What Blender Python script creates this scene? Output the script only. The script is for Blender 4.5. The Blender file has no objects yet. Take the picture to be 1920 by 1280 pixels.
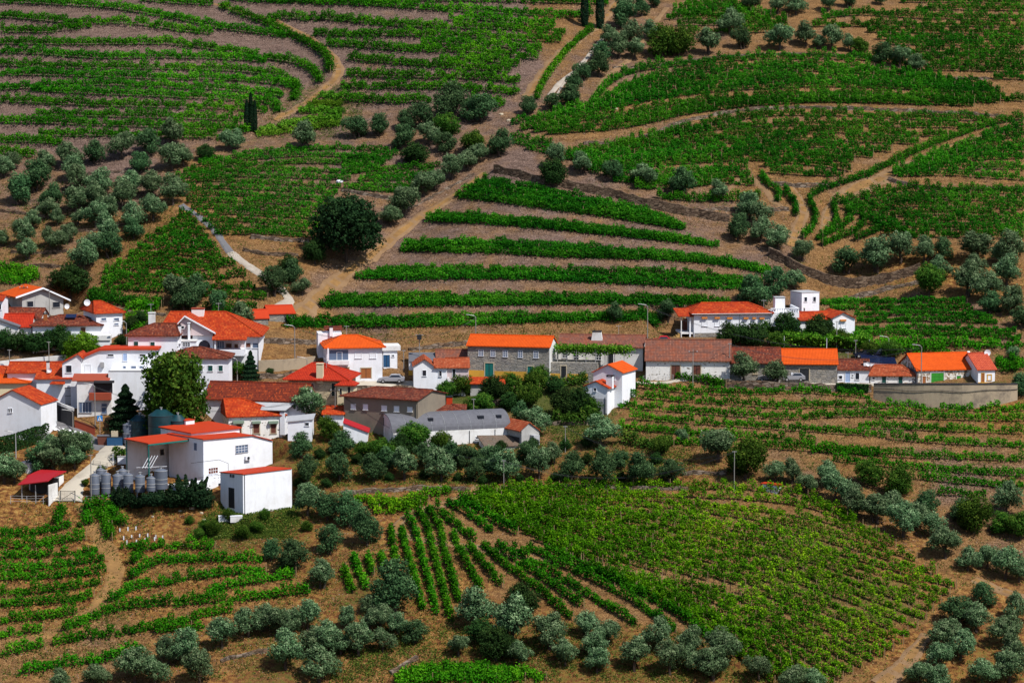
import bpy, math, random
import numpy as np
random.seed(7); RNG=np.random.default_rng(11)
sc=bpy.context.scene; COL=sc.collection
R=math.radians
# ---------------------------------------------------------------- camera model
F=5390.0; ZC=60.0; PITCH=R(6.0)
def ray(px,py):
    px=np.asarray(px,float); py=np.asarray(py,float)
    dx=(px-960)/F; dv=-(py-640)/F
    y=math.cos(PITCH)+dv*math.sin(PITCH); z=-math.sin(PITCH)+dv*math.cos(PITCH)
    return np.stack([dx/y,np.ones_like(dx),z/y],-1)          # per metre of y
def proj(x,y,z):
    d=y*math.cos(PITCH)-(z-ZC)*math.sin(PITCH); v=y*math.sin(PITCH)+(z-ZC)*math.cos(PITCH)
    return 960+F*x/d, 640-F*v/d
# ---------------------------------------------------------------- terrain
_py=np.array([-900,-300,-60,60,170,260,330,405,448,468,506,530,573,622,678,760,1000,1400,2200.])
_pz=np.array([150,110,52,44,-20,-78,-74,-31.8,-17.5,-10.4,-.3,8.3,25.5,45.6,69.1,102,185,260,300.])
_ty=np.arange(-900,2200,2.0); _tz=np.interp(_ty,_py,_pz)
_k=np.ones(9)/9; _tz=np.convolve(np.pad(_tz,4,mode='edge'),_k,'valid')
PADS=[]
def H0(x,y):
    x=np.asarray(x,float); y=np.asarray(y,float)
    w=np.clip((y-380)/60,0,1)*np.clip((1000-y)/200,0,1)
    s=np.clip((y-505)/60,0,1)
    b=(1.3*np.sin(x/23+.6)*np.sin(y/31+.4)+.8*np.sin(x/13+y/47+1.)+2.2*s*np.sin(x/41+1.9))*w
    b=b-3.2*np.exp(-((x+38-(y-515)*.35)/9)**2)*np.clip((y-512)/15,0,1)*np.clip((600-y)/30,0,1)
    b=b-3.0*np.exp(-((x-62-(y-515)*.1)/12)**2)*np.clip((y-524)/15,0,1)*np.clip((590-y)/30,0,1)
    return np.interp(y,_ty,_tz)+b
def H(x,y):
    z=H0(x,y)
    for (o,a,x0,x1,y0,y1,zp,m) in PADS:
        dx=np.asarray(x,float)-o[0]; dy=np.asarray(y,float)-o[1]; u=dx*math.cos(a)+dy*math.sin(a); v=-dx*math.sin(a)+dy*math.cos(a)
        e=np.maximum(np.maximum(x0-u,u-x1),np.maximum(y0-v,v-y1)); k=np.clip(1-e/m,0,1); k=k*k*(3-2*k); z=z*(1-k)+zp*k
    return z
def at(px,py):
    r=ray(px,py); lo=np.full(r.shape[:-1],350.); hi=np.full(r.shape[:-1],1100.)
    for _ in range(34):
        m=(lo+hi)/2; z=ZC+r[...,2]*m; up=z>H(r[...,0]*m,m)
        lo=np.where(up,m,lo); hi=np.where(up,hi,m)
    m=(lo+hi)/2
    return np.stack([r[...,0]*m,m,H(r[...,0]*m,m)],-1)
for (px_,py_,yw,x0,x1,y0,y1,m) in ((42,594,30,-1,11,-3,3,4),(382,905,43,-10,16,-.6,12,2.6),(456,965,43,-1,12,-4,4,2.5),(429,833,14,-2,11,-3,5,4),(1301,632,6,-5,16,-3,9,4),(205,850,0,-6,5,-3,8,5)):
    p_=at(px_,py_); PADS.append((p_,R(yw),x0,x1,y0,y1,float(p_[2]),m))
# rectilinear grid, fine where the photograph looks
XS=np.concatenate([np.linspace(-1500,-160,30)[:-1],np.linspace(-160,-130,14)[:-1],np.arange(-130,130,.62),np.linspace(130,160,14)[1:],np.linspace(160,1500,30)[1:]])
YS=np.concatenate([np.linspace(-900,330,60)[:-1],np.linspace(330,396,60)[:-1],np.arange(396,700,.62),np.linspace(700,760,60)[1:],np.linspace(760,2190,70)[1:]])
DG=np.zeros((len(YS),len(XS)))                              # terrace lips raised along rows and walls
def splat(P,amp,sig):
    ix=np.searchsorted(XS,P[:,0]); iy=np.searchsorted(YS,P[:,1])
    for a in range(-4,5):
        for b in range(-4,5):
            jx=np.clip(ix+a,0,len(XS)-1); jy=np.clip(iy+b,0,len(YS)-1)
            d2=(XS[jx]-P[:,0])**2+(YS[jy]-P[:,1])**2
            np.maximum.at(DG,(jy,jx),amp*np.exp(-d2/(2*sig*sig)))
def HF(x,y):
    x=np.asarray(x,float); y=np.asarray(y,float)
    i=np.clip(np.searchsorted(XS,x)-1,0,len(XS)-2); j=np.clip(np.searchsorted(YS,y)-1,0,len(YS)-2)
    u=np.clip((x-XS[i])/(XS[i+1]-XS[i]),0,1); v=np.clip((y-YS[j])/(YS[j+1]-YS[j]),0,1)
    d=(DG[j,i]*(1-u)+DG[j,i+1]*u)*(1-v)+(DG[j+1,i]*(1-u)+DG[j+1,i+1]*u)*v
    return H(x,y)+d
# ---------------------------------------------------------------- object helpers
def tag(o,label=None,cat=None,group=None,kind=None):
    if label: o['label']=label
    if cat: o['category']=cat
    if group: o['group']=group
    if kind: o['kind']=kind
    return o
def empty(name,loc,rz=0,s=1):
    o=bpy.data.objects.new(name,None); COL.objects.link(o); o.location=loc; o.rotation_euler=(0,0,rz); o.scale=(s,s,s); o.empty_display_size=.5
    return o
def link(name,me,parent=None):
    o=bpy.data.objects.new(name,me); COL.objects.link(o)
    if parent is not None: o.parent=parent
    return o
def mesh(name,V,Fs,mats,mi=None,uv=None,smooth=False,attr=None):
    """V (n,3); Fs list of tuples or an (m,k) array"""
    me=bpy.data.meshes.new(name); V=np.asarray(V,np.float32)
    if isinstance(Fs,np.ndarray):
        m,k=Fs.shape; me.vertices.add(len(V)); me.vertices.foreach_set('co',V.ravel())
        me.loops.add(m*k); me.loops.foreach_set('vertex_index',Fs.astype(np.int32).ravel())
        me.polygons.add(m); me.polygons.foreach_set('loop_start',np.arange(0,m*k,k,dtype=np.int32)); me.polygons.foreach_set('loop_total',np.full(m,k,np.int32))
        me.update(calc_edges=True)
    else:
        me.from_pydata([tuple(map(float,v)) for v in V],[],[tuple(f) for f in Fs]); me.update()
    for m_ in (mats if isinstance(mats,(list,tuple)) else [mats]): me.materials.append(m_)
    if mi is not None: me.polygons.foreach_set('material_index',np.asarray(mi,np.int32))
    if smooth: me.polygons.foreach_set('use_smooth',np.ones(len(me.polygons),bool))
    if attr is not None:
        a=me.attributes.new('v','FLOAT','FACE'); a.data.foreach_set('value',np.asarray(attr,np.float32))
    if uv is not None:
        l=me.uv_layers.new(name='UVMap'); l.data.foreach_set('uv',np.asarray(uv,np.float32).ravel())
    return me
class MB:
    """collects solid pieces into one mesh with uv in metres"""
    def __init__(s): s.V=[]; s.F=[]; s.U=[]; s.M=[]
    def face(s,pts,m=0,U=None):
        p=[np.asarray(q,float) for q in pts]; n0=len(s.V); s.V+=p; s.F.append(tuple(range(n0,n0+len(p)))); s.M.append(m)
        n=np.cross(p[1]-p[0],p[2]-p[0]); l=np.linalg.norm(n); n=n/l if l>1e-9 else np.array([0,0,1.])
        u=np.array([-n[1],n[0],0.]); l=np.linalg.norm(u); u=u/l if l>1e-3 else np.array([1.,0,0]); v=np.cross(n,u)
        if U is not None: u=np.asarray(U,float); v=np.cross(n,u)
        s.U+=[(float(q@u),float(q@v)) for q in p]
    def box(s,x0,x1,y0,y1,z0,z1,m=0):
        a,b,c,d=(x0,y0),(x1,y0),(x1,y1),(x0,y1)
        q=[(a,b),(b,c),(c,d),(d,a)]
        for (p,r) in q: s.face([(*p,z0),(*r,z0),(*r,z1),(*p,z1)],m)
        s.face([(*a,z1),(*b,z1),(*c,z1),(*d,z1)],m); s.face([(*d,z0),(*c,z0),(*b,z0),(*a,z0)],m); return s
    def prism(s,pts,d,m=0):
        """closed polygon pts (3D) extruded by vector d"""
        p=[np.asarray(q,float) for q in pts]; d=np.asarray(d,float); k=len(p)
        s.face(p,m); s.face([q+d for q in p][::-1],m)
        for i in range(k): s.face([p[i],p[i]+d,p[(i+1)%k]+d,p[(i+1)%k]],m)
        return s
    def slab(s,faces,th,m=0):
        """roof faces (lists of 3D points) given a thickness downwards; only outer borders get sides"""
        key=lambda q:tuple(np.round(q,3)); E={}
        for f in faces:
            for i in range(len(f)):
                e=(key(f[i]),key(f[(i+1)%len(f)])); E[frozenset(e)]=E.get(frozenset(e),0)+1
        for f in faces:
            s.face(f,m); s.face([(q[0],q[1],q[2]-th) for q in f][::-1],m)
            for i in range(len(f)):
                a,b=f[i],f[(i+1)%len(f)]
                if E[frozenset((key(a),key(b)))]==1: s.face([a,(a[0],a[1],a[2]-th),(b[0],b[1],b[2]-th),b],m)
        return s
    def tube(s,P,r,n=6,m=0,r2=None,cap=True):
        P=[np.asarray(p,float) for p in P]; r2=r if r2 is None else r2; rings=[]
        for i,p in enumerate(P):
            t=P[min(i+1,len(P)-1)]-P[max(i-1,0)]; t=t/np.linalg.norm(t)
            a=np.cross(t,(0,0,1.) if abs(t[2])<.9 else (1.,0,0)); a/=np.linalg.norm(a); b=np.cross(t,a)
            rr=r+(r2-r)*i/max(1,len(P)-1)
            rings.append([p+rr*(math.cos(2*math.pi*k/n)*a+math.sin(2*math.pi*k/n)*b) for k in range(n)])
        for i in range(len(P)-1):
            for k in range(n): s.face([rings[i][k],rings[i][(k+1)%n],rings[i+1][(k+1)%n],rings[i+1][k]],m)
        if cap: s.face(rings[0][::-1],m); s.face(rings[-1],m)
        return s
    def lathe(s,prof,n=20,c=(0,0),m=0):
        c=np.array([c[0],c[1],0.]); rg=[[c+np.array([r*math.cos(2*math.pi*k/n),r*math.sin(2*math.pi*k/n),z]) for k in range(n)] for r,z in prof]
        for i in range(len(prof)-1):
            for k in range(n): s.face([rg[i][k],rg[i][(k+1)%n],rg[i+1][(k+1)%n],rg[i+1][k]],m)
        return s
    def build(s,name,mats,parent=None,smooth=False):
        me=mesh(name,s.V,s.F,mats,s.M,s.U)
        if smooth: 
            import bmesh
            bm=bmesh.new(); bm.from_mesh(me); bmesh.ops.remove_doubles(bm,verts=bm.verts,dist=.0005); bm.to_mesh(me); bm.free()
            me.polygons.foreach_set('use_smooth',np.ones(len(me.polygons),bool)); me.set_sharp_from_angle(angle=R(40))
        return link(name,me,parent)
# ---------------------------------------------------------------- materials
class N:
    def __init__(s,name,rough=.9,spec=.2):
        s.m=bpy.data.materials.new(name); s.m.use_nodes=True; s.t=s.m.node_tree; s.b=s.t.nodes['Principled BSDF']
        s.b.inputs['Roughness'].default_value=rough; s.b.inputs['Specular IOR Level'].default_value=spec
    def n(s,ty,**k):
        o=s.t.nodes.new(ty)
        for a,v in k.items():
            if a[0]=='i' and a[1:].isdigit(): o.inputs[int(a[1:])].default_value=v
            elif a in('inp',):
                for kk,vv in v.items(): o.inputs[kk].default_value=vv
            else: setattr(o,a,v)
        return o
    def l(s,a,b): s.t.links.new(a,b)
    def coord(s,kind='Object',scale=(1,1,1)):
        c=s.n('ShaderNodeTexCoord'); mp=s.n('ShaderNodeMapping'); mp.inputs['Scale'].default_value=scale; s.l(c.outputs[kind],mp.inputs[0]); return mp.outputs[0]
    def noise(s,vec,scale,detail=4,rough=.6):
        o=s.n('ShaderNodeTexNoise'); o.inputs['Scale'].default_value=scale; o.inputs['Detail'].default_value=detail; o.inputs['Roughness'].default_value=rough
        if vec is not None: s.l(vec,o.inputs['Vector'])
        return o.outputs['Fac']
    def ramp(s,fac,stops,interp='LINEAR'):
        o=s.n('ShaderNodeValToRGB'); r=o.color_ramp; r.interpolation=interp
        while len(r.elements)<len(stops): r.elements.new(.5)
        for e,(p,c) in zip(r.elements,stops): e.position=p; e.color=(*c,1) if len(c)==3 else c
        s.l(fac,o.inputs[0]); return o.outputs[0]
    def mix(s,fac,a,b,mode='MIX'):
        o=s.n('ShaderNodeMix',data_type='RGBA',blend_type=mode)
        for i,v in ((0,fac),(6,a),(7,b)):
            if hasattr(v,'is_linked'): s.l(v,o.inputs[i])
            else: o.inputs[i].default_value=v if i==0 else (*v,1) if len(v)==3 else v
        return o.outputs[2]
    def math(s,op,a,b=0,c=0):
        o=s.n('ShaderNodeMath',operation=op)
        for i,v in enumerate((a,b,c)):
            if hasattr(v,'is_linked'): s.l(v,o.inputs[i])
            else: o.inputs[i].default_value=v
        return o.outputs[0]
    def bump(s,h,strength=.4,dist=.1):
        o=s.n('ShaderNodeBump'); o.inputs['Strength'].default_value=strength; o.inputs['Distance'].default_value=dist
        s.l(h,o.inputs['Height']); s.l(o.outputs[0],s.b.inputs['Normal'])
    def col(s,c):
        if hasattr(c,'is_linked'): s.l(c,s.b.inputs['Base Color'])
        else: s.b.inputs['Base Color'].default_value=(*c,1)
        return s.m
g3=lambda v:(v,v,v)
def m_plain(name,c,rough=.8,spec=.3,var=.12,metal=0):
    m=N(name,rough,spec); f=m.noise(m.coord(),1.3,5); m.b.inputs['Metallic'].default_value=metal
    return m.col(m.mix(f,tuple(x*(1-var) for x in c),tuple(min(1,x*(1+var)) for x in c)))
def m_plaster(name,c,dirt=(.35,.31,.26),amt=.5,patch=None):
    m=N(name,.92,.1); v=m.coord(); big=m.noise(v,.35,5,.7); st=m.noise(m.coord(scale=(1.1,1.1,.3)),1.2,5,.7)
    cc=m.mix(m.ramp(st,[(.5,g3(0)),(.72,g3(1))]),c,tuple(.8*x+.2*d for x,d in zip(c,dirt)))
    cc=m.mix(m.math('MULTIPLY',m.ramp(big,[(.48,g3(0)),(.68,g3(1))]),amt),cc,dirt)
    if patch:
        f=m.noise(m.coord(scale=(1,1,2.2)),1.1,3,.5); f2=m.noise(v,3.5,2)
        cc=m.mix(m.ramp(m.math('ADD',m.math('MULTIPLY',f,.7),m.math('MULTIPLY',f2,.3)),[(patch,g3(0)),(patch+.03,g3(1))]),cc,(.16,.13,.10))
    m.bump(m.noise(v,9,3),.15,.02); return m.col(cc)
def m_tile(name,cols,tw=.26,th=.42,stain=None,sa=.5,bump=.6):
    """clay tiles: one colour each, from uv in metres"""
    m=N(name,.85,.15); uv=m.n('ShaderNodeTexCoord').outputs['UV']; sp=m.n('ShaderNodeSeparateXYZ'); m.l(uv,sp.inputs[0])
    u=m.math('DIVIDE',sp.outputs[0],tw); v=m.math('DIVIDE',sp.outputs[1],th)
    cb=m.n('ShaderNodeCombineXYZ'); m.l(m.math('FLOOR',u),cb.inputs[0]); m.l(m.math('FLOOR',v),cb.inputs[1])
    wn=m.n('ShaderNodeTexWhiteNoise',noise_dimensions='2D'); m.l(cb.outputs[0],wn.inputs['Vector'])
    k=len(cols); c=m.ramp(wn.outputs['Value'],[(i/(k-1),x) for i,x in enumerate(cols)])
    big=m.noise(m.coord(),.75,6,.7)
    if stain: c=m.mix(m.math('MULTIPLY',m.ramp(big,[(.42,g3(0)),(.66,g3(1))]),sa),c,stain)
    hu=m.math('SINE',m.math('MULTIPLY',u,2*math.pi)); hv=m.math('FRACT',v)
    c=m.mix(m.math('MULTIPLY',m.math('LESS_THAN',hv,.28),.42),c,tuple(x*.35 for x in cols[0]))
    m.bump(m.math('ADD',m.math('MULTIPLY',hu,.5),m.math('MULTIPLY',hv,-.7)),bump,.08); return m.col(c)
def m_stone(name,cols,joint,sx=1.3,sz=3.6,jw=.06,mortar=None):
    m=N(name,.95,.1); v=m.coord(scale=(sx,sx,sz)); dist=m.n('ShaderNodeMix',data_type='VECTOR'); 
    nz=m.n('ShaderNodeTexNoise'); nz.inputs['Scale'].default_value=1.4; m.l(v,nz.inputs['Vector']); ad=m.n('ShaderNodeVectorMath',operation='ADD'); sc_=m.n('ShaderNodeVectorMath',operation='SCALE'); sc_.inputs['Scale'].default_value=.5
    m.l(nz.outputs['Color'],sc_.inputs[0]); m.l(v,ad.inputs[0]); m.l(sc_.outputs[0],ad.inputs[1])
    vo=m.n('ShaderNodeTexVoronoi'); vo.inputs['Scale'].default_value=1.0; m.l(ad.outputs[0],vo.inputs['Vector'])
    ve=m.n('ShaderNodeTexVoronoi',feature='DISTANCE_TO_EDGE'); m.l(ad.outputs[0],ve.inputs['Vector']); ve.inputs['Scale'].default_value=1.0
    sp=m.n('ShaderNodeSeparateColor'); m.l(vo.outputs['Color'],sp.inputs[0]); k=len(cols)
    c=m.ramp(sp.outputs[0],[(i/(k-1),x) for i,x in enumerate(cols)])
    c=m.mix(m.noise(v,.5,4),c,tuple(x*.55 for x in cols[0]),'MIX') if False else c
    c=m.mix(m.ramp(ve.outputs['Distance'],[(0,g3(1)),(jw,g3(0))]),c,joint)
    if mortar:
        c=m.mix(m.ramp(m.noise(m.coord(),mortar[1],4,.7),[(mortar[2],g3(0)),(mortar[2]+.06,g3(1))]),c,mortar[0])
    m.bump(m.math('MINIMUM',ve.outputs['Distance'],.15),.9,.25); return m.col(c)
def m_leaf(name,a,b,c=None,tr=.25,rough=.85):
    vy='vine' in name
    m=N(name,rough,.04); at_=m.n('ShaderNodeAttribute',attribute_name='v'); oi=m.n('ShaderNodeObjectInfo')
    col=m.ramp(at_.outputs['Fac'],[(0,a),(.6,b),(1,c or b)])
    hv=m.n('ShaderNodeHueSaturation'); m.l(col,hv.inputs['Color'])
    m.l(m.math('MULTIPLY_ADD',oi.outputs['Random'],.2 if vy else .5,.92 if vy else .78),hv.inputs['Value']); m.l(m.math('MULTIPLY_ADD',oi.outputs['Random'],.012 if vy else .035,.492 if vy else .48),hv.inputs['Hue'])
    m.l(hv.outputs[0],m.b.inputs['Base Color'])
    t=m.n('ShaderNodeBsdfTranslucent'); m.l(hv.outputs[0],t.inputs[0]); mx=m.n('ShaderNodeMixShader'); mx.inputs[0].default_value=tr
    m.l(m.b.outputs[0],mx.inputs[1]); m.l(t.outputs[0],mx.inputs[2]); m.l(mx.outputs[0],m.t.nodes['Material Output'].inputs[0]); return m.m
M={}
M['white']=m_plaster('white plaster',(.80,.81,.84),dirt=(.42,.39,.34),amt=.22)
M['white2']=m_plaster('weathered white plaster',(.74,.73,.71),amt=.5)
M['oldwhite']=m_plaster('flaking whitewash',(.80,.78,.74),amt=.2,patch=.575)
M['cream']=m_plaster('cream plaster',(.66,.56,.36),amt=.3)
M['pink']=m_plaster('pale pink plaster',(.62,.50,.50),amt=.3)
M['grey']=m_plaster('bare cement render',(.42,.41,.39),dirt=(.2,.19,.18),amt=.6)
M['tan']=m_plaster('brown grey render',(.24,.20,.15),dirt=(.15,.13,.11),amt=.5)
M['yellow']=m_plaster('ochre painted plinth',(.62,.34,.05),dirt=(.35,.2,.06),amt=.4)
M['concrete']=m_plaster('stained concrete',(.36,.29,.20),dirt=(.12,.10,.085),amt=.8)
M['dkconc']=m_plaster('dark stained wall',(.045,.045,.05),dirt=(.02,.02,.02),amt=.5)
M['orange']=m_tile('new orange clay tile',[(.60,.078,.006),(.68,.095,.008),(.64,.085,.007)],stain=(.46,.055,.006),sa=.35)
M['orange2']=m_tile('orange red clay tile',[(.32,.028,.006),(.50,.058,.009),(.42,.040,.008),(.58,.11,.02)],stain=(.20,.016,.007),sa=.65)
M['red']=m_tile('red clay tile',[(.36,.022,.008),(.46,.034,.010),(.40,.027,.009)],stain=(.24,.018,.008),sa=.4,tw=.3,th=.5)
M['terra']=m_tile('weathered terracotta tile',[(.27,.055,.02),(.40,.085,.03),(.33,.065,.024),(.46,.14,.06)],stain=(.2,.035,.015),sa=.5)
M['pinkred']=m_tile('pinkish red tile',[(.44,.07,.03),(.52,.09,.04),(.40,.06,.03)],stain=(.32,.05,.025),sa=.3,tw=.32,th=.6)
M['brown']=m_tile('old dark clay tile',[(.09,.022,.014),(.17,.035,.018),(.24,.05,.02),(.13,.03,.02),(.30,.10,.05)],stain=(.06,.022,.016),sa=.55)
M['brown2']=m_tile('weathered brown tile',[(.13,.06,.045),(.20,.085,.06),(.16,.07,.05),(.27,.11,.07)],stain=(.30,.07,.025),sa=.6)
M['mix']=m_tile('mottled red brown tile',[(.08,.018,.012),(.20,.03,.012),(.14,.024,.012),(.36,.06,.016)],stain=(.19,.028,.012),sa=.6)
M['moss']=m_tile('mossy grey brown tile',[(.10,.08,.06),(.17,.13,.10),(.13,.10,.07)],stain=(.2,.11,.07),sa=.5)
M['redmetal']=m_plain('red painted sheet metal',(.44,.040,.010),.75,.15,.14)
M['maroon']=m_plain('crimson sheet metal',(.38,.012,.018),.5,.4,.06)
M['brick']=m_plain('red brown painted parapet',(.30,.06,.03),.8,.2,.1)
M['stone']=m_stone('grey schist masonry',[(.20,.19,.17),(.30,.28,.25),(.25,.235,.21),(.36,.32,.26),(.22,.21,.20)],(.11,.10,.085))
M['tanstone']=m_stone('granite ashlar',[(.40,.32,.20),(.50,.41,.27),(.33,.27,.18)],(.2,.16,.1),.9,1.8,.04)
M['dryst']=m_stone('dry stone walling',[(.07,.048,.034),(.16,.12,.09),(.27,.21,.16),(.10,.07,.048),(.21,.13,.08)],(.03,.022,.015),1.15,2.5,.10)
M['darkst']=m_stone('dark brown dry stone',[(.05,.032,.022),(.13,.085,.055),(.20,.14,.095),(.08,.05,.035)],(.02,.014,.01),1.25,2.6,.10)
M['mortst']=m_stone('stone under broken whitewash',[(.28,.2,.12),(.4,.3,.2),(.2,.15,.1)],(.12,.09,.06),1.4,3,.08,((.72,.69,.62),1.3,.47))
M['metal']=m_plain('brushed steel',(.115,.13,.165),.5,.4,.12,.1)
M['galv']=m_plain('galvanised steel',(.42,.42,.42),.5,.5,.1,.3)
M['pole']=m_plain('concrete pole',(.24,.225,.205),.85,.2)
M['dark']=m_plain('dark painted metal',(.02,.022,.026),.6,.3)
M['glass']=m_plain('dark window glass',(.015,.02,.03),.15,.6)
M['blueglass']=m_plain('blue grey glass',(.10,.14,.22),.2,.6)
M['shut']=m_plain('white roller shutter',(.74,.75,.78),.6,.3,.04)
M['stonefr']=m_plain('pale granite surround',(.50,.42,.30),.9,.1)
M['teal']=m_plain('teal painted boards',(.005,.14,.12),.6,.3,.2)
M['dkteal']=m_plain('dark green shutter paint',(.004,.055,.045),.5,.4,.2)
M['green']=m_plain('bright green paint',(.03,.24,.02),.6,.3,.3)
M['blue']=m_plain('blue painted door',(.015,.07,.16),.6,.3,.2)
M['paleblue']=m_plain('pale blue paint',(.32,.42,.62),.6,.3,.1)
M['woodbr']=m_plain('red brown timber',(.13,.045,.03),.8,.2,.3)
M['woodor']=m_plain('orange timber',(.30,.10,.03),.7,.2,.3)
M['corr']=m_plain('weathered asbestos sheet',(.12,.12,.135),.8,.2,.35)
M['grroof']=m_plain('grey corrugated sheet',(.40,.40,.41),.7,.3,.2)
M['net']=m_plain('dark teal netting',(.004,.035,.045),.45,.5,.9)
M['awn']=m_plain('faded green awning',(.20,.27,.20),.8,.2)
M['oawn']=m_plain('orange awning',(.60,.22,.05),.8,.2)
M['panel']=m_plain('dark blue solar panel',(.01,.015,.05),.2,.6)
M['yard']=m_plaster('pale concrete paving',(.46,.41,.33),dirt=(.28,.24,.19),amt=.6)
M['asph']=m_plain('grey asphalt',(.15,.145,.15),.9,.1,.15)
M['kerb']=m_plain('road paint',(.72,.72,.72),.7,.2,.05)
M['bark']=m_plain('grey brown bark',(.075,.055,.042),.95,.1,.3)
M['yel']=m_plain('yellow wood rail',(.5,.3,.1),.7,.2)
M['carwhite']=m_plain('white car paint',(.30,.30,.32),.3,.5,.02)
M['carred']=m_plain('red car paint',(.5,.01,.015),.25,.5,.02)
M['cardark']=m_plain('dark blue car paint',(.01,.013,.03),.2,.5,.02)
M['tyre']=m_plain('tyre rubber',(.02,.02,.02),.9,.1)
M['signblue']=m_plain('blue sign face',(.03,.22,.55),.5,.3,.02)
def tracks(name,a,b):
    m=N(name,.95,.1); v=m.coord(); f=m.noise(v,.5,6,.7); f2=m.noise(v,3,4,.7)
    m.bump(f2,.5,.08); return m.col(m.mix(f2,m.mix(f,a,b),tuple(x*.6 for x in b)) if False else m.mix(m.math('MULTIPLY',f2,.6),m.mix(m.ramp(f,[(.35,g3(0)),(.65,g3(1))]),a,b),tuple(x*.55 for x in b)))
M['track']=tracks('dry earth track',(.31,.195,.105),(.215,.125,.062))
M['gtrack']=tracks('grassy dry track',(.36,.20,.07),(.20,.11,.045))
M['ptrack']=tracks('pale gravel track',(.50,.44,.37),(.36,.30,.24))
# hillside ground: three kinds of soil carried by vertex attributes, mottled
def ground():
    m=N('hillside earth',.97,.05); v=m.coord(); so=m.n('ShaderNodeAttribute',attribute_name='soil').outputs['Fac']; ve=m.n('ShaderNodeAttribute',attribute_name='veg').outputs['Fac']
    f1=m.noise(v,.16,5,.65); f2=m.noise(v,1.1,5,.75); f3=m.noise(v,4.5,3,.7)
    grey=m.ramp(f3,[(.34,(.055,.033,.025)),(.5,(.14,.090,.070)),(.68,(.28,.195,.155))])
    tan=m.ramp(f3,[(.34,(.07,.034,.014)),(.5,(.185,.098,.040)),(.68,(.35,.21,.09))])
    orng=m.ramp(f2,[(.34,(.065,.026,.012)),(.45,(.15,.060,.022)),(.55,(.27,.135,.038)),(.68,(.42,.27,.085))])
    s2=m.math('ADD',so,m.math('MULTIPLY',m.math('SUBTRACT',f1,.5),.9))
    c=m.mix(m.ramp(s2,[(.15,g3(0)),(.5,g3(1))]),grey,tan); c=m.mix(m.ramp(s2,[(.55,g3(0)),(.9,g3(1))]),c,orng)
    vf=m.math('ADD',ve,m.math('MULTIPLY',m.math('SUBTRACT',f2,.5),1.5))
    fs=m.noise(m.coord(scale=(.5,1.6,1.6)),.55,6,.75); c=m.mix(1.0,c,m.ramp(fs,[(.32,g3(.55)),(.5,g3(1)),(.7,g3(1.35))]),'MULTIPLY'); c=m.mix(m.math('MULTIPLY',m.ramp(vf,[(.5,g3(0)),(.75,g3(1))]),.8),c,m.mix(f3,(.018,.045,.008),(.07,.10,.018)))
    m.bump(m.math('ADD',m.math('MULTIPLY',f2,.7),m.math('MULTIPLY',f3,.35)),1.0,.45); return m.col(c)
M['ground']=ground()
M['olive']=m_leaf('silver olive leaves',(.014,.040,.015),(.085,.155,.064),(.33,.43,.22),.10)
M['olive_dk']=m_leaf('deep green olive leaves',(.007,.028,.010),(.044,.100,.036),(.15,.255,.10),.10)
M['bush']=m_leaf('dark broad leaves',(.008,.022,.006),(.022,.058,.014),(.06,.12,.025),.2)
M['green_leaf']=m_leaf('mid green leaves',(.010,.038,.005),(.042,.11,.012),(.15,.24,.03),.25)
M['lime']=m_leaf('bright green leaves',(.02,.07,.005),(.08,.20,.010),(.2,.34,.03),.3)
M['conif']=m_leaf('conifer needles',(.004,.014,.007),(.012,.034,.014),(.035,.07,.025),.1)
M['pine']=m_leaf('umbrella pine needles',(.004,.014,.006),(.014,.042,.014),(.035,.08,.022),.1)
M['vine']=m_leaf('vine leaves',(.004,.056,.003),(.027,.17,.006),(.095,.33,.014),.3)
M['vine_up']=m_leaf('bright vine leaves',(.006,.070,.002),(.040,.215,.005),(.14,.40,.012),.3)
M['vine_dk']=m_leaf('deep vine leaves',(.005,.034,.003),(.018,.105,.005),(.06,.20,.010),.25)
M['post']=m_plain('weathered vine stake',(.34,.24,.13),.9,.1)
M['vine_yel']=m_leaf('yellow green vine leaves',(.016,.08,.002),(.085,.25,.005),(.30,.50,.012),.3)
ORD='first second third fourth fifth sixth seventh eighth ninth tenth eleventh twelfth thirteenth fourteenth fifteenth sixteenth seventeenth eighteenth nineteenth twentieth'.split()
def ordn(i):
    if i<20: return ORD[i]
    t={20:'twenty',30:'thirty',40:'forty'}[(i+1)//10*10]; return t+'-'+ORD[(i+1)%10-1] if (i+1)%10 else {'thirty':'thirtieth','forty':'fortieth'}[t]
def pts(s): return [tuple(float(a) for a in p.split(',')) for p in s.split()]
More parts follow.
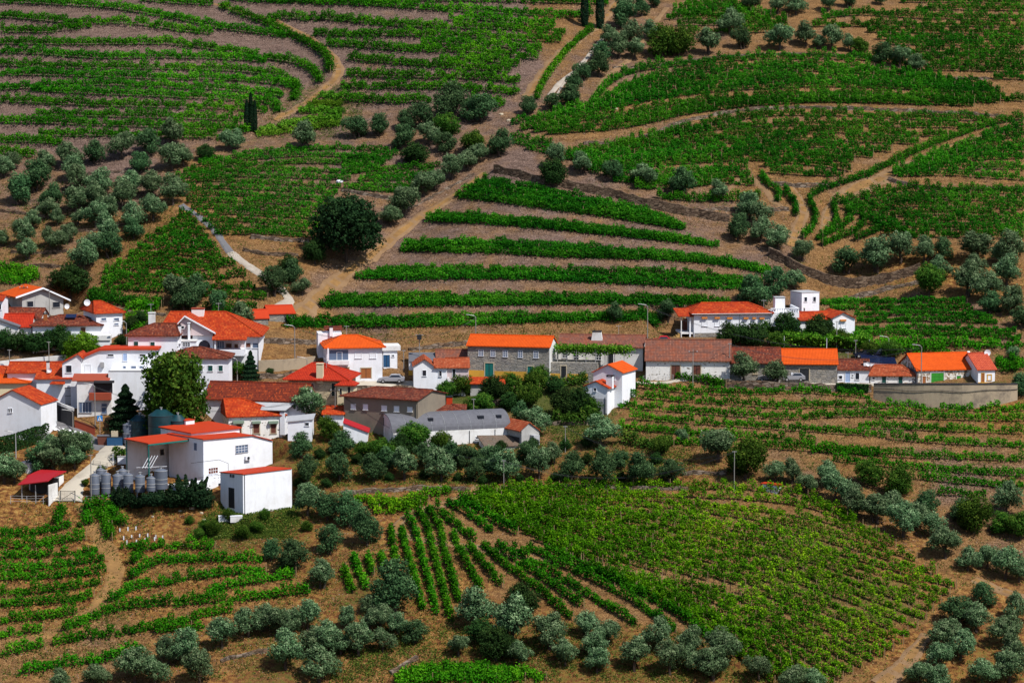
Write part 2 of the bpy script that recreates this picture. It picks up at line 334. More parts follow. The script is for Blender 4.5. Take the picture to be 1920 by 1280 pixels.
# ---------------------------------------------------------------- polylines on the hillside
def resamp(P,n):
    P=np.asarray(P,float); d=np.r_[0,np.cumsum(np.linalg.norm(np.diff(P,axis=0),axis=1))]
    t=np.linspace(0,d[-1],n); return np.stack([np.interp(t,d,P[:,k]) for k in range(P.shape[1])],1)
def smooth(P,n=40):
    P=resamp(P,n)
    for _ in range(3): P[1:-1]=(P[:-2]+2*P[1:-1]+P[2:])/4
    return P
def world_line(P,step=.5,px=True):
    Q=at(*smooth(P).T) if px else np.asarray(P)
    L=np.linalg.norm(np.diff(Q,axis=0),axis=1).sum(); Q=resamp(Q,max(3,int(L/step))); Q[:,2]=H(Q[:,0],Q[:,1]); return Q
ROWS=[]   # (points, group, label, spec)
def field(desc,group,guides,counts,spec,order='top',wob=.25,lab=None,dy=4):
    """rows interpolated between hand-read guide rows"""
    G=[smooth(pts(g)) for g in guides]; rows=[]
    for i,g in enumerate(G): g[:,1]+=(dy if not isinstance(dy,tuple) else dy[0]+(dy[1]-dy[0])*i/max(1,len(G)-1))
    for i,g in enumerate(G):
        rows.append(g)
        if i<len(G)-1:
            for k in range(counts[i] if i<len(counts) else 0):
                f=(k+1)/(counts[i]+1); rows.append(g*(1-f)+G[i+1]*f)
    for k,r in enumerate(rows):
        w=world_line(r); a=RNG.uniform(0,6,2)
        w[:,1]+=wob*np.sin(w[:,0]/9+a[0])*.8; w[:,0]+=wob*np.sin(w[:,1]/7+a[1])*.5; w[:,2]=H(w[:,0],w[:,1])
        wh={'top':'from the top','left':'from the left','bottom':'from the bottom'}[order]
        ROWS.append((w,group,f'{ordn(k)} vine row {wh} {desc}' if lab is None else lab[k],spec))
S=lambda h=1.5,w=1.1,d=60,mat='vine',gap=.03,ls=.17,cl=.35,amp=.32:dict(h=h*1.02,w=w*1.15,d=d*2.75,mat=mat,gap=gap,ls=ls*.9,cl=cl*.8,amp=amp)
up=S(1.5,1.75,75,'vine_up',.01,.18,.35,.75)
field('in the terraced field at the upper left','vine rows of the upper left terraces',[
 '265,2 300,5 333,8 383,10 400,12','0,6 67,8 133,12 200,15 233,22 283,29 333,38 400,55 433,60 500,66 540,72','0,34 67,40 117,46 167,48 217,45 283,50 317,57 360,62 400,66','0,62 83,64 133,58 170,52',
 '0,84 133,87 267,85 317,84 367,90 433,100 500,113 567,123 600,133 613,147 600,160','0,101 83,105 133,108 183,112 267,110 367,112 433,115 500,120',
 '0,125 167,131 300,133 400,134 483,138 533,145 567,155 578,173 567,190 550,190','0,143 100,145 200,147 300,150 433,152 500,158 550,166','0,170 133,163 233,163 300,168 400,170 500,177 533,184',
 '60,172 167,180 267,183 367,187 433,190 517,192 535,200 525,213','0,193 83,197 167,202 267,203 367,205 450,207 500,212','67,220 167,220 267,225 367,227 457,229','0,233 100,234 200,238 300,242 400,246 470,250',
 '73,258 167,257 267,258 333,260 433,263','0,268 67,270 117,273','0,290 67,295'],[],up)
field('','x',['413,14 450,30 483,42 517,55 550,72 583,88 610,107 621,123 616,140'],[],up,lab=['curving vine row along the sharp bend of the upper left track'])
upc=S(1.65,2.0,75,'vine_up',.02,.19,.5,.5)
field('in the hill field between the two upper tracks','vine rows between the upper tracks',[
 '500,3 640,0 760,3 873,3 1000,5 1140,8','433,1 533,5 640,9 707,12 807,20 907,25 973,28 1073,33 1110,30','840,40 890,36 940,43 1040,48','500,36 570,38 640,40 740,50 840,53 940,55 1007,60 1060,66',
 '587,67 640,68 757,67 840,72 940,74 990,80 1050,78','612,87 650,88 740,96 840,97 940,103 1007,113','790,85 873,84 940,90 1017,97','653,113 740,120 807,125 890,132 957,138','823,116 907,115 973,125',
 '650,143 740,147 857,147 940,152 973,157','640,167 740,167 840,167 940,173 973,177','640,187 707,193 807,193','873,190 910,193 945,200'],[],upc)
field('','x',['1007,187 1023,147 1040,123 1063,97 1090,73 1113,57'],[],S(1.4,1.1,60,'vine_up'),lab=['straight vine hedge climbing beside the wide tan upper track'])
field('on the weedy slope below the upper bend','loose vines below the upper bend',['600,178 625,182 640,183','575,198 610,195 640,200','560,210 600,208 645,212','478,248 520,240 560,228 640,222','480,252 540,245 600,238 640,232'],[],S(1.0,2.6,80,'lime',.02,.2,.6))
band=S(1.2,1.35,75,'vine',.015,.17,.3,.35)
field('in the topmost band behind the stone barn','vine rows of the banded slope',['905,333 965,345 1010,355 1100,370 1200,390 1285,425','855,372 930,382 1020,395 1130,408 1200,420 1275,431'],[3],band,dy=(9,0))
field('in the second band of the banded slope','vine rows of the banded slope',['815,401 900,404 1000,414 1100,424 1200,437 1300,450','798,417 900,420 1000,428 1100,438 1200,450 1350,465'],[1],band,dy=(9,1))
field('in the third band of the banded slope','vine rows of the banded slope',['757,452 907,452 1040,460 1280,476 1380,490 1447,511','750,475 920,476 1040,484 1140,488 1273,492 1380,503 1440,514'],[1],band,dy=(9,0))
field('in the fourth band of the banded slope','vine rows of the banded slope',['705,505 840,503 1000,504 1100,506 1280,512 1380,522 1430,528','665,525 800,527 950,526 1100,532 1280,540 1400,546'],[1],band,dy=(9,0))
field('in the fifth band of the banded slope','vine rows of the banded slope',['620,556 773,552 940,554 1107,556 1280,559 1370,561','598,579 640,578 807,577 973,573 1107,573 1280,575'],[1],band,dy=(10,0))
field('in the lowest band, right behind the road houses','vine rows of the banded slope',['535,604 640,601 740,604 840,599 940,597 1040,596 1150,595 1230,592','530,613 640,612 740,613 840,608 940,605 1040,602 1150,602 1230,600'],[],band)
field('in the bands right of the square white tower','vine rows right of the white tower',['1540,573 1600,570 1640,568 1720,566 1810,570','1555,582 1640,581 1720,579 1825,582','1600,595 1700,590 1800,594 1860,600','1605,605 1700,602 1800,604 1870,608','1600,621 1700,618 1800,621 1905,627','1610,630 1700,629 1800,631 1915,636'],[],S(.95,.9,65,'vine',.02,.16,.4,.4),dy=3)
field('on the bank behind the right-hand orange barn','rough vines behind the orange barn',['1600,642 1700,645 1800,648 1920,652','1640,655 1700,658 1780,660','1868,682 1920,678','1868,694 1920,692'],[],S(1.5,2.2,70,'vine_up',.08,.2,.6))
lm=S(1.15,1.1,55,'vine',.04,.16,.5,.3)
field('in the close-planted field above the umbrella pine','close-planted vine rows above the pine',['385,300 480,290 560,282 640,279 730,284','315,342 400,340 500,345 600,350 640,352','400,440 480,440 560,445 590,446'],[4,7],lm)
field('in the small plots right of the umbrella pine top','vine rows of the small plots',['640,298 700,296 745,288','640,326 690,322 712,316','700,320 780,316 825,312','645,356 720,362 780,357'],[2,0,3],lm)
field('in the plot just above the main stone wall','vine rows above the main wall',['955,256 1000,262 1035,272','960,268 1010,276 1040,280','985,280 1050,290'],[],lm)
tri=S(1.3,1.15,55,'vine',.07,.18,.7,.5)
field('in the triangular plot above the left houses','vine rows of the triangular plot',['335,408 348,407 362,410','290,440 340,440 390,446','240,482 330,478 412,484','195,510 300,503 380,510 440,498','190,542 300,549 400,556 500,562'],[2,2,1,2],tri)
field('in the strip under the triangular plot','hedge rows under the triangular plot',['168,550 230,563 305,573','170,562 230,574 300,582','380,577 440,582 480,580','400,590 450,594'],[],S(1.5,1.4,70,'vine_dk'))
field('at the left edge above the grey gabled house','vine rows at the left edge',['0,505 30,508 70,516','0,518 40,520 75,524','0,532 60,530'],[],S(1.4,1.5,70,'vine_up'))
field('behind the white house with hipped orange roof','garden vine rows',['235,600 262,596 285,600','236,622 250,620 270,624','236,582 262,580 300,583'],[],S(1.6,1.8,70,'vine_up'))
D=S(1.7,.95,100,'vine',.04,.155,.6,.5); D['post']=1
field('in the topmost right-hand vineyard','vine rows of the topmost right vineyard',['1690,6 1800,6 1920,8','1720,20 1800,20 1920,22','1540,36 1613,29 1713,36 1920,38','1523,50 1600,50 1713,50 1920,53','1625,62 1720,62 1920,65','1735,133 1800,133 1920,137','1862,148 1920,149'],[0,0,0,0,5],D)
field('in the small field beside the top right olives','vine rows beside the top olives',['1285,10 1340,6 1380,12','1250,36 1350,34 1475,40','1290,60 1400,62 1480,60'],[2,1],D)
field('in the dense field under the curving top wall','vine rows of the dense curving field',['1110,198 1123,170 1150,143 1207,133 1280,124 1340,120 1400,113 1500,111 1630,112 1700,123 1760,150','1155,178 1200,153 1280,140 1400,128 1550,125 1700,140 1790,160',
 '1112,203 1173,182 1280,163 1400,150 1550,143 1700,155 1850,166','957,235 1073,217 1207,193 1280,180 1400,168 1550,162 1700,170 1880,178','975,245 1040,232 1150,222 1280,200 1400,185 1550,180 1700,184 1920,190','1026,254 1090,250 1190,240 1280,214 1450,198 1560,193 1700,196 1825,200'],[0,1,1,0,1],D)
field('in the broad field below the long curved wall','vine rows below the long curved wall',['1240,260 1280,246 1330,235 1450,218 1580,219 1700,224 1860,228','1075,290 1150,280 1280,268 1400,256 1550,250 1680,255 1775,256','1050,302 1180,299 1280,290 1400,280 1550,278 1670,287',
 '1100,320 1200,318 1280,308 1400,302 1500,300 1600,305','1110,327 1200,335 1280,332 1340,320 1400,318','1190,355 1280,355 1350,345 1415,350','1232,372 1300,378 1400,378 1425,372'],[1,1,1,0,1,0],D)
field('in the little plot over the short retaining wall','vine rows over the short wall',['1432,315 1480,308 1540,313 1595,323','1442,326 1500,330 1580,331'],[],D)
hd=S(1.5,.95,70,'vine',.0,.16,.25)
field('','x',['1520,370 1563,350 1630,330 1647,320'],[],hd,lab=['lower half of the diagonal vine hedge above the tan track'])
field('','x',['1650,318 1697,297 1763,267 1813,250 1863,233 1917,223'],[],hd,lab=['upper half of the diagonal vine hedge up to the right edge'])
field('of those bordering the forked track','vine hedges bordering the forked track',['1427,327 1437,347 1463,363 1460,380','1470,357 1480,373 1493,387 1493,407','1517,373 1523,390 1533,407 1527,427 1505,450','1560,383 1567,407 1570,425 1550,440','1587,393 1597,410 1580,425 1530,450','1613,400 1623,420 1600,440 1540,462','1645,413 1652,430 1600,452'],[],hd,order='left')
field('in the right-hand field over the olive line','vine rows over the right olive line',['1565,385 1613,373 1697,360 1800,362 1920,366','1660,440 1720,446 1800,446 1920,450'],[5],D)
field('in the field right of the diagonal track','vine rows right of the diagonal track',['1840,262 1880,250 1920,240','1740,300 1800,285 1920,275','1680,322 1760,308 1850,300 1920,297','1672,331 1780,330 1920,340'],[1,1,1],D)
V=S(1.25,.95,58,'vine_up',.05,.165,.7,.7)
field('on the slope below the road wall','vine rows below the road wall',['1267,712 1322,720 1360,732','1185,728 1290,741 1400,745 1480,738 1560,742 1630,748','1160,745 1280,757 1400,764 1480,772 1560,762 1650,767 1780,773 1920,774','1160,766 1280,775 1400,785 1500,791 1600,783 1750,789 1920,791',
 '1180,788 1280,797 1400,805 1540,813 1660,822','1610,805 1750,810 1920,815','1160,806 1280,816 1400,826 1530,836','1670,828 1780,835 1920,840','1230,835 1400,842 1520,848 1650,853','1520,850 1700,862 1920,868','1560,868 1680,880 1780,888 1920,895','1720,902 1810,910 1920,918','1760,932 1850,937'],[],V)
W=S(1.35,1.4,66,'vine_up',.05,.17,.7,.55)
field('in the lower left field beside the dry track','vine rows left of the dry track',['103,985 117,968 115,955','0,1006 50,1008 100,996 133,988','0,1028 67,1027 117,1020 160,1014','0,1048 67,1046 133,1040 183,1038','0,1075 67,1070 133,1063 197,1055','0,1090 67,1088 133,1083 200,1075','0,1115 67,1114 117,1109 187,1098','0,1140 67,1136 117,1132 173,1122','0,1168 67,1164 143,1152','0,1196 50,1190 80,1188','0,1235 33,1224 80,1214'],[],W)
field('in the lower left field right of the dry track','vine rows right of the dry track',['227,1030 245,1028 267,1028','247,1063 257,1042 280,1030 333,1028 400,1032','243,1090 260,1072 290,1058 340,1054 433,1052 493,1053','205,1132 235,1113 257,1101 300,1100 350,1088 400,1082 450,1076 497,1076','385,1122 420,1105 470,1097 550,1085','117,1188 150,1172 200,1152 250,1142 317,1138 383,1133 433,1128 500,1122 583,1112','97,1212 167,1200 233,1193 283,1182 333,1172 400,1152 437,1150','290,1190 340,1186 383,1180','30,1272 60,1262 100,1255 150,1250 200,1240 267,1220'],[],W)
field('of the short ones below the steel tanks','short vine rows below the tanks',['163,950 164,965 166,985','178,945 190,972 208,992','192,950 215,975 232,990','198,990 203,1005 206,1015'],[],S(1.4,1.6,70,'vine_up'),order='left')
rad=S(1.3,.85,60,'vine_up',.03,.17,.6,.2)
field('in the fan of upright rows at bottom centre','fan of upright vine rows',['643,1066 650,1086 660,1110','663,1043 673,1073 687,1106','687,1043 692,1060 697,1080','712,1036 716,1052 720,1070','732,993 737,1020 747,1066','755,990 757,1013 767,1053 777,1093 793,1146','763,970 777,990 780,1006 793,1060 807,1100 820,1153','783,960 803,986 807,1020 820,1066 833,1113 847,1163','803,953 830,996 833,1030 847,1080 860,1130','817,950 853,986 890,1013','850,996 863,1036 883,1070 903,1106','880,1023 907,1060 940,1100','840,944 890,971 925,998','903,1023 940,1056 1007,1103 1073,1160','933,1026 973,1056 1023,1090 1090,1140','858,940 915,972 968,1003','962,1031 1007,1060 1073,1098 1140,1140 1190,1170','990,1028 1060,1064 1120,1092 1190,1130 1265,1185','1020,1032 1090,1064 1170,1098 1260,1145 1345,1205'],[],rad,order='left')
big=S(1.35,.6,56,'vine_yel',.06,.15,1.2,.1); big['post']=1; big['big']=1
field('in the big yellow-green vineyard','bush vine rows of the big vineyard',['900,921 1050,916 1250,914 1400,915 1500,925 1600,975','862,938 1050,952 1300,978 1550,1030 1790,1100','885,948 1040,992 1250,1040 1450,1105 1690,1205','1055,1036 1150,1074 1260,1118 1400,1180 1560,1285','1050,1042 1130,1078 1230,1124 1330,1180 1450,1280'],[4,6,6,3],big)
field('in the small piece under the stacked stone wall','vine rows under the stacked wall',['665,938 740,945 800,932 845,922','690,952 740,955 800,945','700,962 745,962 790,952'],[],S(1.3,1.3,60,'vine_yel',.04,.17,.6))
field('at the very bottom centre','vine rows at the bottom edge',['770,1262 830,1252 900,1256 980,1262 1020,1272','750,1272 830,1264 900,1268 980,1274','740,1284 850,1276 960,1280'],[],S(1.2,1.8,70,'vine_up',.03))
field('in the kitchen plots left of the narrow white house','garden vine rows in the middle',['930,722 990,728 1080,722 1095,715','905,738 960,742 1010,736','1040,790 1080,795 1110,790','1165,828 1200,836 1260,840'],[],S(1.6,2.0,75,'green_leaf',.05,.2,.5))
# ---------------------------------------------------------------- dry stone walls (base line read from the photograph, height m, thickness m)
WALLS=[
('long stone retaining wall crossing behind the banded vine slope','stone wall','925,330 985,344 1020,354 1067,360 1140,374 1207,393 1280,409 1340,419 1368,422',2.3,.6,'darkst'),
('curved stone wall snaking through the middle of the right vineyards','stone wall','1095,275 1180,272 1230,258 1280,232 1380,213 1480,206 1600,209 1700,213 1800,217 1882,223',1.0,.7,'dryst'),
('stone wall at the right edge above the lower right vine field','stone wall','1665,343 1713,357 1780,362 1850,360 1925,362',1.2,.7,'dryst'),
('low stone wall under the row of olives at the top right','stone wall','1150,131 1230,128 1280,120 1350,109 1450,105 1560,107 1635,112',.7,.7,'dryst'),
('short stone wall near the right edge under the topmost vineyard','stone wall','1750,153 1800,151 1860,152',.8,.6,'dryst'),
('short stone retaining wall inside the fork of the tan track','stone wall','1447,351 1500,356 1575,353',1.2,.7,'dryst'),
('stone wall under the vine plot left of the forked track','stone wall','1300,412 1340,398 1400,402 1480,399',1.2,.7,'dryst'),
('high curved stone bank wall under the right-hand olive line','stone wall','1440,488 1500,520 1560,543 1600,548 1660,538 1725,520',2.6,.6,'darkst'),
('stone bank wall at the foot of the slope above the tower','stone wall','1560,575 1620,560 1680,545 1730,535',1.2,.8,'dryst'),
('tall stained concrete retaining wall below the right-hand orange barns','retaining wall','1637,750 1680,759 1729,765 1804,768 1870,760 1908,750',3.2,.5,'concrete'),
('rough stone retaining wall below the road, under two round olives','stone wall','1300,722 1360,731 1450,736 1560,739 1634,741',1.8,.6,'dryst'),
('upper dark stone terrace wall between the villa and the white hip-roofed house','stone wall','487,648 540,650 600,650',1.4,.6,'dryst'),
('pale stained concrete wall beside the tall street lamp','retaining wall','485,698 540,696 592,690',2.1,.4,'concrete'),
('lower stone wall behind the red hipped roof','stone wall','487,714 530,712 575,708',1.2,.5,'dryst'),
('stone wall holding up the parking place of the silver car','stone wall','640,742 700,744 776,742',1.8,.6,'dryst'),
('stacked stone wall left of the dirt gap above the fan of vines','stone wall','640,930 717,926 780,922 840,921 882,924',.9,.8,'dryst'),
('stacked stone wall along the top of the big yellow-green vineyard','stone wall','940,922 1000,920 1100,918 1200,922 1290,922',.8,.8,'dryst'),
('short stone wall beside the tall pole over the big vineyard','stone wall','1280,894 1320,892 1362,894',.8,.7,'dryst'),
('stone terrace wall inside the upper left olive grove','stone wall','165,330 200,327 245,328',.8,.6,'dryst'),
('upper dark stone terrace inside the lower left grove','stone wall','20,478 70,480 125,476',.9,.6,'darkst'),
('middle dark stone terrace inside the lower left grove','stone wall','50,502 110,506 175,500',.9,.6,'darkst'),
('dark stone terrace beneath the upper line of left olives','stone wall','60,395 130,398 200,392',.8,.6,'darkst'),
('dark stone terrace at the far left below the round olives','stone wall','-10,400 40,404 85,412',.8,.6,'darkst'),
('dark stone terrace crossing the dense left grove','stone wall','120,440 180,436 235,425',.8,.6,'darkst'),
('dark stone terrace bank left of the great pine','stone wall','455,475 500,482 560,484',1.0,.6,'darkst'),
('tumbled stone wall under the twin cypresses','stone wall','455,289 500,286 540,283 600,275',.7,.6,'dryst'),
('dark stone bank behind the orange-roofed stone barn','stone wall','768,662 820,655 878,650',1.0,.6,'dryst'),
('long low white garden wall behind the left-hand trees','garden wall','-5,688 60,681 124,676',1.0,.3,'white2'),
('stone wall under the close-planted field, left of the pine','stone wall','470,450 520,455 580,458',1.0,.7,'dryst'),
('stone wall under the small plots, right of the pine','stone wall','640,362 700,372 730,378',1.0,.7,'dryst'),
('stone edging along the upper side of the long diagonal track','stone wall','735,412 790,385 850,352 890,330',.6,.6,'dryst'),
('stone wall across the kitchen gardens below the stone barn','stone wall','905,762 960,764 1000,760',1.3,.6,'dryst'),
('lower stone wall in the gardens under the fig trees','stone wall','1020,800 1090,800 1140,798',.9,.6,'dryst'),
('small crumbling stone wall at the bottom among the olives','stone wall','735,1268 755,1255 785,1240',.8,.7,'dryst'),
('stone wall in the dry clearing under the lower left olives','stone wall','415,1245 460,1232 505,1225',.7,.7,'dryst'),
('stone wall under the strip below the triangular plot','stone wall','180,583 250,592 310,596',1.0,.6,'dryst'),
]
WP=[]
for lab,cat,P,h,th,mt in WALLS:
    w=world_line(pts(P),1.2); WP.append(w)
    if mt in('dryst','darkst'):
        t=np.gradient(w[:,:2],axis=0); t/=np.linalg.norm(t,axis=1)[:,None]; nb=np.stack([-t[:,1],t[:,0]],1); nb*=np.sign(nb[:,1:2])
        for o_ in (1.0,1.8): q=w.copy(); q[:,:2]+=nb*o_; q[:,2]=0; splat(q,h*.55,.8)
for w,g,l,s in ROWS: splat(w,s['amp']*.9,.75)
for k,(lab,cat,P,h,th,mt) in enumerate(WALLS):
    w=WP[k]; t=np.gradient(w[:,:2],axis=0); t/=np.linalg.norm(t,axis=1)[:,None]; nb=np.stack([-t[:,1],t[:,0]],1); nb*=np.sign(nb[:,1:2])
    mb=MB(); n=len(w); j=RNG.uniform(-.22,.2,n) if mt in('dryst','darkst') else np.zeros(n); jx=RNG.uniform(-.12,.12,n) if mt in('dryst','darkst') else np.zeros(n)
    o0=w[n//2].copy(); pr=[]
    for i in range(n):
        z=H(w[i,0],w[i,1]); top=z+h+j[i]
        if k==9: top=ZC+float(ray(960,720.5)[2])*w[i,1]
        f=w[i,:2]+nb[i]*jx[i]; b=w[i,:2]+nb[i]*th
        pr.append([np.array([*f,z-.8])-o0,np.array([*(f+nb[i]*.12),top])-o0,np.array([*b,top+.02])-o0,np.array([*b,z-.8])-o0])
    for i in range(n-1):
        for a in range(4): mb.face([pr[i][a],pr[i+1][a],pr[i+1][(a+1)%4],pr[i][(a+1)%4]])
    mb.face(pr[0]); mb.face(pr[-1][::-1])
    nm={'stone wall':'stone_wall','retaining wall':'retaining_wall','garden wall':'garden_wall'}[cat]
    if mt=='concrete' and k==9:
        root=empty(nm,tuple(o0)); tag(root,lab,cat); mb.build('wall_face',M[mt],root)
        c=MB(); 
        for i in range(n-1):
            a,b=pr[i],pr[i+1]; up_=np.array([0,0,.16]); e=np.array([0,-.1,0])
            c.face([a[1]+e,b[1]+e,b[1]+e+up_,a[1]+e+up_]); c.face([a[1]+e+up_,b[1]+e+up_,b[2]+up_,a[2]+up_])
        c.build('coping',M['dkconc'],root)
        c=MB(); c.tube([pr[i][1]*.7+pr[i][0]*.3+np.array([0,-.12,.35+.12*math.sin(i*.9)]) for i in range(n)],.05,5); c.build('cable',M['dark'],root)
    else:
        o=mb.build(nm,M[mt]); o.location=tuple(o0); tag(o,lab,cat)
# ---------------------------------------------------------------- the ground sheet
gx,gy=np.meshgrid(XS,YS); gz=H(gx,gy)+DG
rough=(RNG.normal(0,.045,gz.shape))*((gy>396)&(gy<700)&(abs(gx)<130)); gz2=gz+rough
px,py=proj(gx,gy,gz); px=np.clip(px,-100,2020); py=np.clip(py,-60,1340)
CP=np.array([ # px,py,soil,veg
 (100,60,.0,.06),(300,110,.0,.05),(500,60,.02,.06),(100,220,.03,.1),(560,110,.1,.05),(620,60,.05,.08),(800,60,.1,.2),(800,160,.1,.3),(950,110,.12,.3),(600,200,.3,.6),(540,240,.3,.45),(900,30,.05,.2),
 (1060,60,.5,.2),(1150,120,.35,.1),(1200,40,.4,.1),(1300,40,.4,.25),(1500,15,.5,.1),(1600,80,.5,.3),(1800,30,.5,.25),(1850,110,.5,.35),(1400,150,.5,.3),(1650,170,.5,.3),(1100,250,.5,.3),(1300,260,.5,.2),(1600,260,.55,.15),(1850,270,.55,.15),
 (1180,220,.5,.1),(1430,350,.6,.15),(1600,350,.5,.05),(1850,330,.5,.15),(1800,420,.5,.3),(1550,420,.6,.25),(1350,400,.35,.1),(1100,350,.25,.1),(950,340,.1,.05),
 (200,300,.05,.1),(60,350,.3,.25),(250,360,.25,.15),(100,430,.4,.15),(250,450,.7,.1),(30,480,.5,.35),(350,400,.7,.2),(300,490,.7,.25),(450,350,.35,.6),(520,420,.4,.5),(560,300,.3,.5),(480,470,.6,.3),(560,480,.6,.3),(600,540,.3,.1),
 (780,260,.3,.15),(850,300,.35,.1),(740,380,.3,.2),(800,440,.25,.02),(950,430,.25,.02),(1150,455,.25,.02),(1000,495,.25,.02),(750,495,.22,.02),(1250,500,.3,.02),(900,540,.3,.02),(700,540,.3,.02),(1150,550,.3,.02),(700,590,.3,.02),(1000,585,.3,.02),
 (800,630,.55,.08),(560,640,.6,.1),(560,600,.75,.05),(1000,615,.55,.15),(1150,615,.55,.2),(1430,500,.3,.1),(1560,530,.6,.1),(1650,560,.65,.1),(1750,500,.85,.1),(1880,520,.7,.15),(1700,585,.35,.1),(1850,620,.4,.15),(1850,690,.5,.4),(1550,620,.4,.7),
 (100,640,.4,.4),(300,700,.4,.3),(600,740,.5,.3),(900,740,.4,.8),(1050,760,.4,.8),(980,820,.6,.3),(1250,740,.6,.25),(1400,780,.5,.2),(1700,800,.45,.15),(1850,850,.4,.15),(1750,780,.6,.3),(1900,780,.8,.3),(1300,820,.5,.3),(1500,840,.5,.3),
 (600,860,.95,.45),(700,890,.9,.42),(900,890,.95,.35),(1100,890,.9,.42),(1300,880,.8,.3),(1250,860,.7,.4),(1650,900,.6,.25),(1800,900,.25,.05),(1800,990,.5,.15),(1880,1020,.4,.1),(1700,960,.7,.3),
 (50,950,1,.2),(150,960,.9,.15),(250,960,1,.25),(330,960,1,.25),(400,1000,1,.55),(520,990,.95,.5),(420,960,1,.3),(220,1010,1,.2),(100,1050,.85,.2),(350,1080,.85,.2),(210,1090,.95,.15),(300,1150,.75,.15),(100,1150,.8,.25),(450,1110,.8,.25),
 (200,1210,.5,.15),(60,1230,.6,.2),(400,1230,.8,.25),(550,1130,.85,.3),(600,1070,.9,.4),(650,1020,.8,.3),(760,1060,.85,.15),(850,1060,.8,.15),(700,1100,.8,.5),(820,1190,.95,.35),(760,1230,.8,.25),(500,1250,.8,.45),(900,1240,.9,.5),(1000,1230,.95,.45),
 (900,960,.6,.1),(1000,1060,.6,.1),(1100,1000,.6,.3),(1200,1110,.55,.2),(1350,960,.6,.2),(1500,1060,.55,.55),(1650,1130,.6,.5),(1400,1180,.5,.3),(1550,1220,.6,.4),(1200,1250,.95,.45),(1400,1270,1,.45),(1700,1230,.9,.2),(1820,1110,.8,.15),(1870,1130,.9,.2),(1850,1230,1,.4),(1700,1040,.8,.2)])
sel=(gy>330)&(gy<800)&(abs(gx)<200); soil=np.full(gx.shape,.4); veg=np.full(gx.shape,.4)
ii=np.argwhere(sel); A=np.stack([px[sel],py[sel]*1.35],1)
so=np.empty(len(A)); ve=np.empty(len(A)); C=CP[:,:2]*[1,1.35]
for a in range(0,len(A),20000):
    d2=((A[a:a+20000,None,:]-C[None])**2).sum(-1)+300.; w=d2**-2.; w/=w.sum(1)[:,None]; so[a:a+20000]=w@CP[:,2]; ve[a:a+20000]=w@CP[:,3]
soil[sel]=so; veg[sel]=ve+.13*np.clip((py[sel]-600)/100,0,1)
ny,nx=gx.shape; idx=np.arange(ny*nx).reshape(ny,nx)
Fq=np.stack([idx[:-1,:-1],idx[:-1,1:],idx[1:,1:],idx[1:,:-1]],-1).reshape(-1,4)
me=mesh('hillside',np.stack([gx,gy,gz2],-1).reshape(-1,3),Fq,M['ground'],smooth=True)
for nm,arr in (('soil',soil),('veg',veg)):
    a=me.attributes.new(nm,'FLOAT','POINT'); a.data.foreach_set('value',arr.ravel().astype(np.float32))
tag(link('ground',me),kind='structure')
# ---------------------------------------------------------------- tracks, road, yard: draped sheets with a little thickness
def strip(name,left,right,mat,lift=.12,n=60,m=5,label=None):
    A=at(*resamp(pts(left),n).T); B=at(*resamp(pts(right),n).T); V=[]; 
    for i in range(n):
        for k in range(m):
            p=A[i]*(1-k/(m-1))+B[i]*k/(m-1); e=-.5 if k in(0,m-1) else 0; V.append((p[0],p[1],float(HF(p[0],p[1]))+lift+e))
    Fq=[(i*m+k,i*m+k+1,(i+1)*m+k+1,(i+1)*m+k) for i in range(n-1) for k in range(m-1)]
    return tag(link(name,mesh(name,V,Fq,M[mat],smooth=True)),label,kind='structure')
def path(name,P,w,mat,lift=.12):
    Q=world_line(pts(P),1.0); n=len(Q); t=np.gradient(Q[:,:2],axis=0); t/=np.linalg.norm(t,axis=1)[:,None]; nb=np.stack([-t[:,1],t[:,0]],1)
    ws=np.interp(np.linspace(0,1,n),np.linspace(0,1,len(w)),w)*(1+.12*np.sin(np.arange(n)*.9)+RNG.uniform(-.1,.1,n)); V=[]; m=7
    for i in range(n):
        for k in range(m):
            p=Q[i,:2]+nb[i]*ws[i]*(k/(m-1)-.5); e=-.45 if k in(0,m-1) else 0; V.append((p[0],p[1],float(HF(p[0],p[1]))+lift+e))
    Fq=[(i*m+k,i*m+k+1,(i+1)*m+k+1,(i+1)*m+k) for i in range(n-1) for k in range(m-1)]; mi=[1 if(k in(2,3) and max(w)>2.1 and (i*7)%11<9) else 0 for i in range(n-1) for k in range(m-1)]
    return tag(link(name,mesh(name,V,Fq,[M[mat],M['gtrack' if mat=='track' else mat]],mi,smooth=True)),kind='structure')
path('track','1168,-12 1150,15 1120,50 1080,78 1045,108 1015,145 992,184',[2.5,3,3.5,4,4.5],'track')
path('track','1140,60 1120,85 1102,108 1078,135 1050,155 1030,180',[.9,1.3,1.5,1.6],'ptrack',.16)
path('track','1062,150 1050,168 1043,182',[.6,.6],'ptrack',.17)
path('track','400,8 440,20 520,42 575,68 612,95 634,118 640,142 612,165 580,190 545,212 515,226',[1.2,1.5,2,2.6,3.4,3,2.5],'track')
path('track','560,592 600,556 650,512 700,476 750,436 790,406 840,376 880,347 908,325',[5,4.2,3.4,3,2.6],'track')
path('track','340,386 370,406 400,430 432,474',[1.6,1.8,2],'asph',.16)
path('track','432,474 460,495 492,516 530,545 546,565 520,578',[2,2.2,2.4,3],'ptrack',.16)
path('track','1482,462 1500,420 1508,392 1496,370 1480,352',[4,3.6,3,2],'track')
path('track','1545,440 1548,400 1575,372 1610,350 1660,335 1720,303 1800,270 1925,232',[2,3.2,6,5,3,2.6,2.6,2.6],'track')
path('track','1650,1285 1700,1240 1738,1190',[4,3.5,2.5],'track')
path('track','1826,1086 1870,1105 1925,1122',[2.5,3,3],'track')
